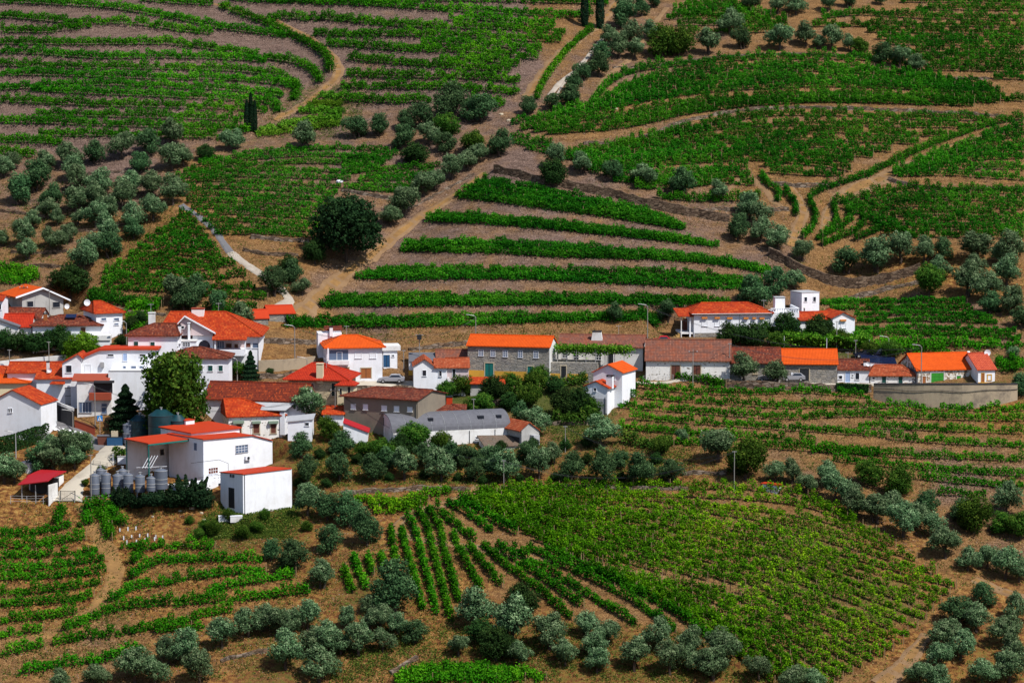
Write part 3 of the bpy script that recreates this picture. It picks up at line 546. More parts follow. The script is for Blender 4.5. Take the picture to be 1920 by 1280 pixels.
path('track','915,905 890,926 840,945 775,963 728,988 750,1008 830,1018 900,1030 1000,1045 1100,1060 1250,1085',[3,2.4,2.4,2.4,2.6,2.6,2.2,1.8,1.4],'track')
path('track','150,943 168,980 195,1020 216,1060 214,1095 190,1132 150,1165 100,1187 10,1215',[2.5,3,3.6,4,4,3.6,3,2.6,2],'gtrack',.07)
path('track','1105,205 1130,150 1175,118 1215,60 1250,15',[1.8,1.8,1.5],'track')
path('track','1350,372 1400,330 1428,350 1465,395',[1.5,2,2],'track')
strip('road','60,776 89,780 139,795 188,812 205,822','60,800 100,806 125,822 160,840 182,846','asph',.2)
strip('yard','187,832 162,868 118,906 92,930 86,941','246,836 224,868 170,895 164,915 163,941','yard',.25)
strip('road','600,712 700,712 776,712','600,727 700,728 776,727','yard',.2)
strip('road','876,712 1000,712 1100,714 1210,716 1400,717 1630,719 1720,721 1890,721','876,716 1000,716 1100,718 1210,720 1400,722 1630,724 1720,726 1890,726','yard',.2)
mb=MB()   # zebra crossing on the asphalt, thin painted bars
for k in range(6):
    a=at([95+k*9.5,88+k*9.5+5],[799+k*1.9,799+k*1.9]); 
    p=[at(95+k*10.5,800+k*2.2),at(101+k*10.5,800.5+k*2.2),at(107+k*10.5,809+k*2.2),at(101+k*10.5,808.5+k*2.2)]
    mb.face([(q[0],q[1],float(HF(q[0],q[1]))+.215) for q in p])
o=mb.build('crossing_marking',M['kerb']); tag(o,kind='structure')
strip('kerb','86,797 100,800 120,812','86,799 100,802 120,814','kerb',.22,12,3)
# ---------------------------------------------------------------- vine rows
def leaf_cloud(C,size,outn=None,asp=.8):
    n=len(C); nr=RNG.normal(size=(n,3)); 
    if outn is not None: nr=nr*.75+outn
    nr/=np.linalg.norm(nr,axis=1)[:,None]; r=RNG.normal(size=(n,3)); a=np.cross(nr,r); a/=np.linalg.norm(a,axis=1)[:,None]; b=np.cross(nr,a)
    s=(size*RNG.uniform(.6,1.35,n))[:,None]; V=np.stack([C-a*s,C-b*s*asp,C+a*s,C+b*s*asp],1).reshape(-1,3)
    return V,np.arange(4*n).reshape(n,4)
def vine_mesh(w,s):
    seg=np.linalg.norm(np.diff(w,axis=0),axis=1); L=seg.sum(); d=np.r_[0,np.cumsum(seg)]; n=int(L*s['d'])
    t=RNG.uniform(0,L,n); sp=1.15 if s['cl']<.8 else 1.5; k=(t/sp).astype(int); K=int(L/sp)+2
    hm=np.clip(RNG.normal(1,.16+.12*s['cl'],K),.55,1.5); gap=RNG.random(K)<s['gap']; hm=np.where(gap,hm*.5,hm); thin=np.abs(((t/sp)%1)-.5)*2
    keep=(~gap[k]|(RNG.random(n)<.35))&(RNG.random(n)>s['cl']*thin**2*.7); t=t[keep]; k=k[keep]; thin=thin[keep]; n=len(t)
    x=np.interp(t,d,w[:,0]); y=np.interp(t,d,w[:,1]); T=np.gradient(w[:,:2],axis=0); T/=np.linalg.norm(T,axis=1)[:,None]+1e-9
    tx=np.interp(t,d,T[:,0]); ty=np.interp(t,d,T[:,1])
    u=RNG.random(n); zz=.25+u*.85; off=RNG.normal(0,.33,n)*s['w']*(1.15-.5*zz)+np.sin(k*2.3)*.08
    hh=s['h']*hm[k]*(1-.25*s['cl']*thin**2)*np.clip(RNG.normal(1,.1,n),.7,1.4); z=zz*hh
    X=x-ty*off; Y=y+tx*off; Z=HF(X,Y)*.5+HF(x,y)*.5+z
    if s['w']<.7 and 'big' in s:
        dm=np.min((X[:,None]-CLR[None,:,0])**2+(Y[:,None]-CLR[None,:,1])**2,1); q=dm>1.2; X,Y,Z,k,off,tx,ty,zz,x,y=(a[q] for a in (X,Y,Z,k,off,tx,ty,zz,x,y)); n=len(X)
    C=np.stack([X,Y,Z],1); out=np.stack([-ty*np.sign(off)*.5,tx*np.sign(off)*.5,np.full(n,.9)],1)
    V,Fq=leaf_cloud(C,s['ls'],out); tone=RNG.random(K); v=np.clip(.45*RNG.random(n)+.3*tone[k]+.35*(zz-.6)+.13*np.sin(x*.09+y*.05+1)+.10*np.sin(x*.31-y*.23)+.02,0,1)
    # short dark stems under each plant
    kk=np.arange(K)[~gap]; tt=np.clip((kk+.5)*sp,0,L); sx=np.interp(tt,d,w[:,0]); sy=np.interp(tt,d,w[:,1]); sz=HF(sx,sy)
    r=.05; q=[]; 
    for (a,b) in ((-r,0),(r,0)): q.append(np.stack([sx+a,sy+b,sz-.1],1))
    q.append(np.stack([sx+r,sy,sz+.6*s['h']],1)); q.append(np.stack([sx-r,sy,sz+.6*s['h']],1))
    q2=[np.stack([sx,sy-r,sz-.1],1),np.stack([sx,sy+r,sz-.1],1),np.stack([sx,sy+r,sz+.6*s['h']],1),np.stack([sx,sy-r,sz+.6*s['h']],1)]
    SV=np.concatenate([np.stack(q,1).reshape(-1,3),np.stack(q2,1).reshape(-1,3)]); ms=len(SV)//4
    e_=2 if 'post' in s else 4; j=slice(0,None,e_); px_,py_,pz_=sx[j]+.3,sy[j],sz[j]; hp=s['h']*RNG.uniform(1.0,1.22,len(px_)); rp=.055
    P1=np.stack([np.stack([px_-rp,py_-.02,pz_],1),np.stack([px_+rp,py_-.02,pz_],1),np.stack([px_+rp,py_-.02,pz_+hp],1),np.stack([px_-rp,py_-.02,pz_+hp],1)],1).reshape(-1,3); P2=np.stack([np.stack([px_,py_-rp,pz_],1),np.stack([px_,py_+rp,pz_],1),np.stack([px_,py_+rp,pz_+hp],1),np.stack([px_,py_-rp,pz_+hp],1)],1).reshape(-1,3)
    SV=np.concatenate([SV,P1,P2]); m=len(SV)//4
    V=np.concatenate([V,SV]); Fq=np.concatenate([Fq,np.arange(4*m).reshape(m,4)+4*n]); mi=np.r_[np.zeros(n,int),np.ones(ms,int),np.full(m-ms,2)]
    return V,Fq,mi,np.r_[v,np.zeros(m)]
CLR=world_line(pts('830,1018 900,1030 1000,1045 1100,1060 1250,1085 1400,1110'),1.5)
nleaf=0
for w,g,lab,s in ROWS:
    V,Fq,mi,v=vine_mesh(w,s); o0=np.array([*w[len(w)//2,:2],HF(*w[len(w)//2,:2])]); nleaf+=len(Fq)
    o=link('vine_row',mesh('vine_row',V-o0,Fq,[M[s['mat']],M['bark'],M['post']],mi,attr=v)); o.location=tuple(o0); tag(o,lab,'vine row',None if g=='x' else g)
for r_ in ROWS:
    if len(r_[2].split())>16: print('LONG',r_[2])
print('rows',len(ROWS),'leaf faces',nleaf)
# ---------------------------------------------------------------- tree kinds: crown of leaf-sized faces, tapered trunk with limbs
def crown_cloud(lobes,n,leaf,fill=.25,flat=1.0):
    """lobes: list of (x,y,z,r); leaves mostly on the lobe shells, tufted"""
    L=np.array(lobes); wgt=L[:,3]**2; wgt/=wgt.sum(); k=RNG.choice(len(L),n,p=wgt)
    d=RNG.normal(size=(n,3)); d/=np.linalg.norm(d,axis=1)[:,None]
    # tufts: pull directions towards seeded tuft centres, leaving gaps
    T=RNG.normal(size=(34,3)); T/=np.linalg.norm(T,axis=1)[:,None]; j=np.argmax(d@T.T,axis=1); q=RNG.random(n)<.75
    d=np.where(q[:,None],d*.5+T[(j+k*5)%34]*.0+T[j]*.5,d); d/=np.linalg.norm(d,axis=1)[:,None]
    rad=np.where(RNG.random(n)<fill,RNG.random(n)**.5,RNG.normal(1,.11,n)); bump_=1+.16*np.sin(j*1.7+k)
    P=L[k,:3]+d*(L[k,3]*rad*bump_)[:,None]*[1,1,flat]
    V,Fq=leaf_cloud(P,leaf,d*1.1)
    v=np.clip(.35*RNG.random(n)+.35*((j*7+k*3)%10)/10+.35*(d[:,2]*.5+.5)*rad,0,1)  # leaf tone also rises upward and outward: lit tops and dark insides painted in
    return V,Fq,v
def trunk_mesh(name,h,r,limbs,lean=.0,multi=1):
    mb=MB()
    for q in range(multi):
        a=q*2.1+.5; b0=np.array([.05*math.cos(a)*(multi>1),.05*math.sin(a)*(multi>1),-.06]); top=np.array([lean+.09*math.cos(a)*(multi>1),.09*math.sin(a)*(multi>1),h])
        mid=(b0+top)/2+np.array([random.uniform(-.02,.02),random.uniform(-.02,.02),0]); mb.tube([b0,mid,top],r,6,r2=r*.65)
        for i in range(limbs):
            an=i*2*math.pi/limbs+random.uniform(-.4,.4)+q; e=top+np.array([math.cos(an)*.22,math.sin(an)*.22,.24+random.uniform(-.05,.08)])
            mb.tube([top,(top+e)/2+np.array([0,0,.03]),e],r*.5,5,r2=r*.15)
    return mesh(name,mb.V,mb.F,M['bark'],mb.M,mb.U)
KINDS={}
def mk(kind,var):
    rnd=random.Random(hash((kind,var))%1000 if False else sum(map(ord,kind))*7+var*13)
    if kind in('olive','olive_dk','light'):
        n=6+rnd.randint(0,3); lobes=[(rnd.uniform(-.05,.05),0,.5 if kind=='olive_dk' else .55,.27)]
        for i in range(n):
            a=i*2*math.pi/n+rnd.uniform(-.4,.4); rr=rnd.uniform(.17,.34); lobes.append((math.cos(a)*rr,math.sin(a)*rr,rnd.uniform(*((.22,.70) if kind=='olive_dk' else (.38,.72))),rnd.uniform(.11,.20)))
        for i in range(3): a=rnd.uniform(0,6.3); lobes.append((math.cos(a)*.13,math.sin(a)*.13,rnd.uniform(.70,.84),rnd.uniform(.12,.18)))
        V,Fq,v=crown_cloud(lobes,12500,.0155,.22); tr=(.20 if kind=='olive_dk' else .33,.045,4,rnd.uniform(-.06,.06),rnd.choice([1,1,2])); mat={'olive':'olive','olive_dk':'olive_dk','light':'olive'}[kind]
    elif kind in('broad','lime','bush'):
        lobes=[(0,0,.5,.34)]+[(math.cos(a)*.27*rnd.uniform(.8,1.2),math.sin(a)*.27*rnd.uniform(.8,1.2),rnd.uniform(.28,.7),rnd.uniform(.15,.24)) for a in [i*.8+rnd.uniform(-.2,.2) for i in range(8)]]+[(rnd.uniform(-.12,.12),rnd.uniform(-.12,.12),.82,.16),(rnd.uniform(-.2,.2),0,.74,.17)]
        V,Fq,v=crown_cloud(lobes,11000,.019,.25); tr=(.25,.04,4,0,1); mat={'broad':'green_leaf','lime':'lime','bush':'bush'}[kind]
    elif kind=='plane':   # tall rounded dense tree
        lobes=[(0,0,.62,.34),(0,0,.40,.33),(.02,0,.86,.22)]+[(math.cos(a)*.26,math.sin(a)*.26,z,rnd.uniform(.15,.22)) for z in (.28,.48,.68,.85) for a in [i*1.25+z*5 for i in range(5)]]
        V,Fq,v=crown_cloud(lobes,21000,.022,.2); tr=(.25,.035,5,0,1); mat='green_leaf'
    elif kind=='pine':
        lobes=[(0,0,.62,.30)]+[(math.cos(a)*.36*q,math.sin(a)*.30*q,z,rnd.uniform(.13,.2)) for (z,q) in ((.42,1),(.6,1.05),(.76,.75)) for a in [i*.95+z*4 for i in range(7)]]+[(0,0,.88,.15),(.15,.05,.84,.14)]
        V,Fq,v=crown_cloud(lobes,22000,.016,.15); tr=(.4,.03,6,0,1); mat='pine'
    elif kind=='conifer':
        n=9000; z=RNG.random(n)**.8; r=.40*(1-z)**.85+.02; tier=.82+.18*np.sin(z*42); a=RNG.uniform(0,6.283,n); rr=r*tier*np.sqrt(RNG.uniform(.35,1.15,n)); C=np.stack([rr*np.cos(a),rr*np.sin(a),.05+z*.98],1)
        V,Fq=leaf_cloud(C,.022,np.stack([np.cos(a),np.sin(a),np.full(n,.5)],1)); v=np.clip(RNG.random(n)*.6+.4*(tier-.7)*2,0,1); tr=(.3,.03,3,0,1); mat='conif'
    elif kind=='juniper':
        lobes=[(math.cos(a)*.22,math.sin(a)*.22,.25+.1*rnd.random(),.22) for a in [i*1.05 for i in range(6)]]; V,Fq,v=crown_cloud(lobes,3500,.025,.3)
        n=5000; st=RNG.integers(0,8,n); ax=np.array([[rnd.uniform(-.3,.3),rnd.uniform(-.3,.3),rnd.uniform(.45,.68)] for _ in range(8)]); z=RNG.random(n); rr=.15*(1-z)+.01; a=RNG.uniform(0,6.283,n)
        C=np.stack([ax[st,0]*(.3+z*.7)+rr*np.cos(a),ax[st,1]*(.3+z*.7)+rr*np.sin(a),ax[st,2]*z+.05],1); V2,F2=leaf_cloud(C,.024,np.stack([np.cos(a),np.sin(a),np.full(n,.8)],1)); Fq=np.concatenate([Fq,F2+len(V)]); V=np.concatenate([V,V2]); v=np.r_[v,RNG.random(n)]; tr=(.2,.03,3,0,1); mat='conif'
    elif kind=='cypress':
        n=6000; z=RNG.random(n); r=.075*np.sin(np.clip(z,0,1)**.6*math.pi*.93+.15)**.6+.006; a=RNG.uniform(0,6.283,n); rr=r*np.sqrt(RNG.uniform(.4,1.2,n)); C=np.stack([rr*np.cos(a),rr*np.sin(a),.04+z*.98],1)
        V,Fq=leaf_cloud(C,.012,np.stack([np.cos(a),np.sin(a),np.full(n,.4)],1)); v=RNG.random(n)*.7; tr=(.2,.012,3,0,1); mat='conif'
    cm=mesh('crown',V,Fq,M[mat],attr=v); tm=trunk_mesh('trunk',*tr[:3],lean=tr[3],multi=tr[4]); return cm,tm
NV={'olive':7,'olive_dk':5,'light':3,'broad':4,'lime':3,'bush':3,'plane':1,'pine':1,'conifer':2,'juniper':3,'cypress':2}
PR={k:[mk(k,i) for i in range(n)] for k,n in NV.items()}
TNAME={'olive':'olive_tree','olive_dk':'olive_tree','light':'olive_tree','broad':'broadleaf_tree','lime':'broadleaf_tree','bush':'bush','plane':'broadleaf_tree','pine':'pine_tree','conifer':'conifer_tree','juniper':'juniper_bush','cypress':'cypress_tree'}
TCAT={'bush':'bush','juniper_bush':'bush'}
tcount=0
def tree(kind,cx,cy,d,label,group=None,tall=1.0,base=None):
    global tcount
    by=cy+d*.5*tall*.95 if base is None else base
    p=at(cx,by); dist=math.hypot(p[0],p[1]); s=d/F*dist*((1.36 if cy<640 else 1.26) if kind in('olive','olive_dk','light') else 1.2); z=float(HF(p[0],p[1]))
    k=tcount%NV[kind]; tcount+=1; nm=TNAME[kind]
    r=empty(nm,(p[0],p[1],z-.03*s),RNG.uniform(0,6.28)); r.scale=(s*random.uniform(.88,1.15),s*random.uniform(.88,1.15),s*tall*random.uniform(.84,1.04))
    cat={'olive_tree':'olive tree','bush':'bush','juniper_bush':'bush','pine_tree':'pine tree','conifer_tree':'conifer','cypress_tree':'cypress'}.get(nm,'tree')
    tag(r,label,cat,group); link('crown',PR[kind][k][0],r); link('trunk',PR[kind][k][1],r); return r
def grove(desc,group,items,kind='olive',noun='olive tree'):
    L=[]
    for it in items.split():
        a=it.split(','); kd=kind
        if a[-1][0].isalpha(): kd={'d':'olive_dk','l':'light','b':'broad','g':'lime','u':'bush','o':'olive'}[a.pop()]
        L.append((float(a[0]),float(a[1]),float(a[2]),kd))
    L.sort()
    for i,(x,y,d,kd) in enumerate(L):
        nn={'olive':noun,'light':noun,'olive_dk':noun,'broad':'leafy green tree','lime':'leafy green tree','bush':'dark bush'}[kd] if kd!=kind else noun
        nn=nn.replace('leafy green tree','leafy green one').replace('silver ','')
        dk={'olive_dk':'dark olive tree','olive':'silvery olive tree','light':'silvery olive tree'}.get(kd,nn)
        lab=f'{ordn(i)} tree from the left {desc}, a {dk}'
        if len(lab.split())>16: lab=f'{ordn(i)} {dk} from the left {desc}' if False else f'{ordn(i)} tree from the left {desc}'
        if len(lab.split())>16: print('LONG',lab)
        tree(kd,x,y,d,lab,group); continue
        if nn==noun: 
            lab=f'{ordn(i)} tree from the left {desc}, a silvery {noun}' if noun=='olive tree' and kd!='olive_dk' else f'{ordn(i)} tree from the left {desc}, a dark {noun}' if kd=='olive_dk' else f'{ordn(i)} {noun} from the left {desc}'
        else: lab=f'{ordn(i)} tree from the left {desc}, a {nn}'
        tree(kd,x,y,d,lab,group)
grove('in the scattered upper line of the left grove','olives of the upper left line','7,316,36 23,304,32 88,305,36 133,293,42 177,290,38,d 230,278,43 278,270,40,d 325,255,42 262,308,36,d 322,298,48 345,293,38 385,288,28,u 428,267,36 443,266,32 572,261,42')
grove('in the dense left grove','olives of the dense left grove','68,335,52,d 35,362,46,d 140,320,42 150,340,40 187,347,44 243,348,42 285,352,42 325,363,46 95,375,42,d 143,382,42 178,375,42 230,372,42 287,395,42,l 250,408,44 180,412,40 90,395,36 107,410,28 60,415,36 145,412,26 200,398,40')
grove('in the lower left grove','olives of the lower left grove','43,445,42 50,472,36 3,450,26 110,458,36,l 158,488,54,l 132,525,66,u 207,462,44,d 178,460,42 203,435,46 250,432,36,d 95,450,30 130,440,28')
grove('around the triangular plot','trees around the triangular plot','330,547,52 365,555,48,d 345,562,44,d 407,568,36,d 458,597,42 513,533,44,d 550,512,38,d 567,540,30')
grove('along the hollow above the small plots','trees of the upper hollow','670,240,40,d 712,237,38,d 763,226,36,d 793,222,38,d 843,195,62,d 880,208,34,d 903,208,42,d 837,234,46,b 757,260,42,d 803,254,38 778,288,44,u 835,270,34,d 888,268,44,b 935,274,40,d')
grove('along the stone edge of the long diagonal track','silvery olives beside the diagonal track','895,291,34 877,307,30 847,320,42 815,343,34 795,351,44 757,384,48 733,407,38','light')
grove('beside the two upper tracks','olives between the upper tracks','990,200,34,d 1037,193,30,d 1068,184,38,d 1075,156,34,d 1093,137,32,d 1122,126,38,d 1127,99,32,d 1143,70,34 1160,92,38 1180,68,42 1190,97,30 1168,33,42,d 1203,17,30,d 1173,10,34 1220,60,30')
grove('in the row under the top wall','trees under the topmost vineyard','1242,82,54,b 1272,82,48,b 1330,84,44 1368,50,38 1392,77,32,d 1463,76,46 1510,70,36 1560,77,38 1535,80,24 1592,86,28 1613,90,32,b 1655,105,36,d 1687,114,32 1717,124,30')
grove('at the very top edge of the hill','olives at the top edge','1225,2,28,d 1407,5,36,d 1457,12,30 1493,12,34 1553,8,30 1592,3,26,d 1650,0,20')
grove('standing along the main stone retaining wall','olives along the main wall','1043,298,38 1037,333,48,u 1092,311,36 1152,327,36,d 1210,335,40 1278,350,46,d 1348,363,38 1402,392,42 1425,410,38')
grove('in the right-hand line over the high bank','olives over the high bank','1385,432,42,d 1425,437,40 1457,453,44 1503,472,38,l 1585,490,48,d 1642,483,60 1688,470,50 1735,473,44 1768,470,38,d 1765,505,38 1830,467,56 1893,473,52 1873,480,36')
grove('on the dry slope at the right edge','olives at the right edge','1887,515,46 1825,500,40 1743,530,54,b 1813,530,52 1845,545,46 1857,570,38,d 1897,567,48 1915,600,34,d 1900,663,24 1916,722,40,d')
grove('just behind the white villa','trees behind the villa','1412,550,66,d 1455,533,42,d 1490,527,32 1152,592,30,d 1250,586,34,d')
grove('in the garden below the white villa','trees in the villa garden','1365,630,48,u 1388,628,44,u 1415,632,46,u 1440,617,28,b 1475,612,46,u 1537,618,50,u 1510,640,30,b 1460,640,34,b 1632,657,30,b 1580,640,34,b 1670,655,36,b','broad','leafy green tree')
grove('in front of the stone wall of the long road barn','round olives by the road wall','1395,703,48 1455,708,42')
grove('in the gardens between the barrel roof and the road','garden trees in the middle','863,723,38,b 835,737,36 1013,705,36,b 990,745,50,b 1060,757,56,u 1088,760,54,u 1108,772,40,b 925,735,50,u 905,755,40,b 955,752,36,u 1043,662,28,b 1190,662,40,b 1165,667,34,b 1000,716,34,b 1040,722,36,u 890,762,34,b 960,718,30,b','broad','leafy green tree')
grove('around the garage with the brick chimneyed roof','olives right of the barrel roof','1003,792,50 975,778,38,d 1127,810,60 1345,835,66,l 1278,824,26 1397,866,70,b 1240,838,34,b')
grove('directly in front of the barrel-roofed hall','trees before the barrel roof','712,843,46,b 778,822,50,b 755,835,42,u 828,832,46,b 850,848,42,d 730,860,38,d 800,858,44,d 870,858,38,d 915,855,38 795,808,34,b 895,864,34,d 680,846,32,b')
grove('in the orchard line above the stacked walls','orchard olives above the stacked walls','577,880,44,d 563,838,44,d 618,806,44,b 582,762,58 640,832,48,d 635,880,48,d 700,878,54,d 760,872,56 830,877,56 888,887,40,d 925,862,44,d 945,875,62 1010,875,50 990,850,40,d 1070,882,48,d 1132,882,58,d 1200,885,60,d 1258,886,44,d 1035,855,36 1160,862,34,d')
grove('in the diagonal olive line on the right','olives of the right diagonal','1453,885,42 1487,888,40 1513,907,38,l 1550,893,46 1565,917,52 1632,888,48,b 1683,905,54,b 1605,945,52 1643,955,52 1672,942,42,l 1737,945,56,d 1693,980,56 1720,968,46,l 1750,988,44 1773,1018,62,l 1815,1048,46 1850,1045,44,l 1885,1058,56,l 1912,1072,42 1590,925,36,l')
grove('among the dark clump at the right edge','dark trees at the right edge','1825,967,66,b 1885,938,56 1912,988,50,b 1880,982,40,b 1800,955,40,d')
grove('in the lower right corner grove','olives of the lower right corner','1843,1115,50,d 1797,1145,56,d 1830,1160,54 1773,1187,62,l 1800,1212,52 1763,1232,54,l 1905,1145,50 1885,1187,56,l 1902,1217,52 1893,1252,62,l 1757,1272,54 1723,1268,44 1845,1267,50,l')
grove('along the bottom edge right of centre','olives along the bottom edge','1293,1205,48 1355,1212,68,l 1335,1245,60 1290,1237,44 1423,1252,50,l 1487,1272,52,l 1525,1278,42 1230,1192,52 1257,1237,56 1187,1230,54 1120,1237,48 1140,1187,46 1100,1172,46,l 1115,1205,52 1060,1227,44')
grove('in the big clump at bottom centre','olives of the bottom centre clump','893,1145,70 957,1172,82 977,1122,72,u 1030,1187,62 973,1222,44 930,1210,60,u 860,1210,44 905,1185,50,u')
grove('around the big grey olive','olives left of the bottom centre','698,1135,36 650,1160,40 712,1162,42 745,1170,42 777,1183,44,d 672,1200,60 717,1202,44 638,1205,46 690,1166,34')
tree('olive_dk',737,1108,88,'largest round grey olive tree, at the foot of the upright vine rows')
grove('in the group under the lower left vines','olives under the lower left vines','417,1190,54,l 467,1168,52 493,1162,44 520,1165,58 577,1155,52 545,1172,46 347,1215,62 315,1222,48 253,1250,62,l 290,1262,54 373,1255,62 183,1268,48,l 113,1277,44 537,1225,64 600,1247,70 613,1200,54 583,1205,50')
grove('climbing right of the white warehouse','olives right of the white warehouse','510,1035,40,d 548,1045,62,d 603,1078,54 617,1015,48,d 578,943,52 617,950,54,d 655,960,56,d 688,995,60,d 572,925,40')
grove('around the hedge and sheds at the left edge','olives by the left sheds','75,857,54,d 100,862,48 125,838,58 153,838,48 95,842,42 8,880,54,l 28,885,44 140,858,40')
grove('in the clipped dark row at the far left','dark garden trees at the far left','10,642,40 38,645,38 66,645,40 92,640,44 116,634,46 105,615,34 128,652,36','bush','dark leafy tree')
tree('lime',155,652,58,'light green leafy tree before the balcony of the brown-roofed house')
tree('plane',328,738,98,'huge dense green tree behind the dark netted tanks',tall=1.28,base=806)
tree('conifer',236,772,72,'dark conifer between the road sign and the huge green tree',tall=1.2,base=808)
tree('conifer',470,690,40,'small pointed dark conifer beside the big orange-roofed villa',tall=1.2,base=715)
tree('broad',448,693,34,'bushy green tree between the green-shuttered house and small conifer')
tree('pine',650,432,108,'great dark spreading pine standing alone beside the diagonal track',tall=1.02,base=492)
tree('bush',540,500,36,'dark bush on the bank left of the great pine')
tree('bush',590,475,40,'dark bush at the left foot of the great pine')
for i,(x,d) in enumerate(((463,52),(470.5,56),(478,54))): tree('cypress',x,224,d,['left','middle','right'][i]+' of the three narrow cypresses under the upper left terraces','cypresses of the upper left',tall=1.05,base=252)
tree('cypress',1096,15,74,'left one of two lone narrow cypresses beside the pale upper track','pair of lone cypresses',base=50)
tree('cypress',1125,17,80,'right one of two lone narrow cypresses beside the pale upper track','pair of lone cypresses',base=54)
for i,(x,y,d) in enumerate(((228,930,48),(260,932,36),(288,928,44),(318,922,52),(355,918,74),(380,930,44))): tree('juniper',x,y-6,d,f'{ORD[i]} feathery dark juniper from the left in front of the tanks','junipers before the steel tanks',tall=1.0,base=948+(i%2)*3)
grove('on the weedy bank below the white warehouse','bushes on the weedy bank','430,965,22 400,990,30 385,985,24 372,1000,22 355,975,16 496,965,20 190,880,16 160,905,14 455,1000,26 480,990,22 150,985,10 575,985,22','broad','green bush')
grove('low among the orchard olives above the stacked walls','undergrowth of the orchard','670,860,20 730,895,16 795,890,18 858,895,16 905,900,18 975,898,16 1040,896,18 1100,860,22 1165,895,18 1230,860,22 600,850,22 560,905,20 612,905,18 1000,830,22 940,835,20 1060,835,22 1100,830,20','bush','green shrub')
grove('tucked among the left village houses','shrubs among the left houses','214,652,18 228,640,22 246,612,26 262,598,26 283,612,22 222,662,16 640,770,22 300,705,20 506,702,14 590,742,16','bush','green shrub')
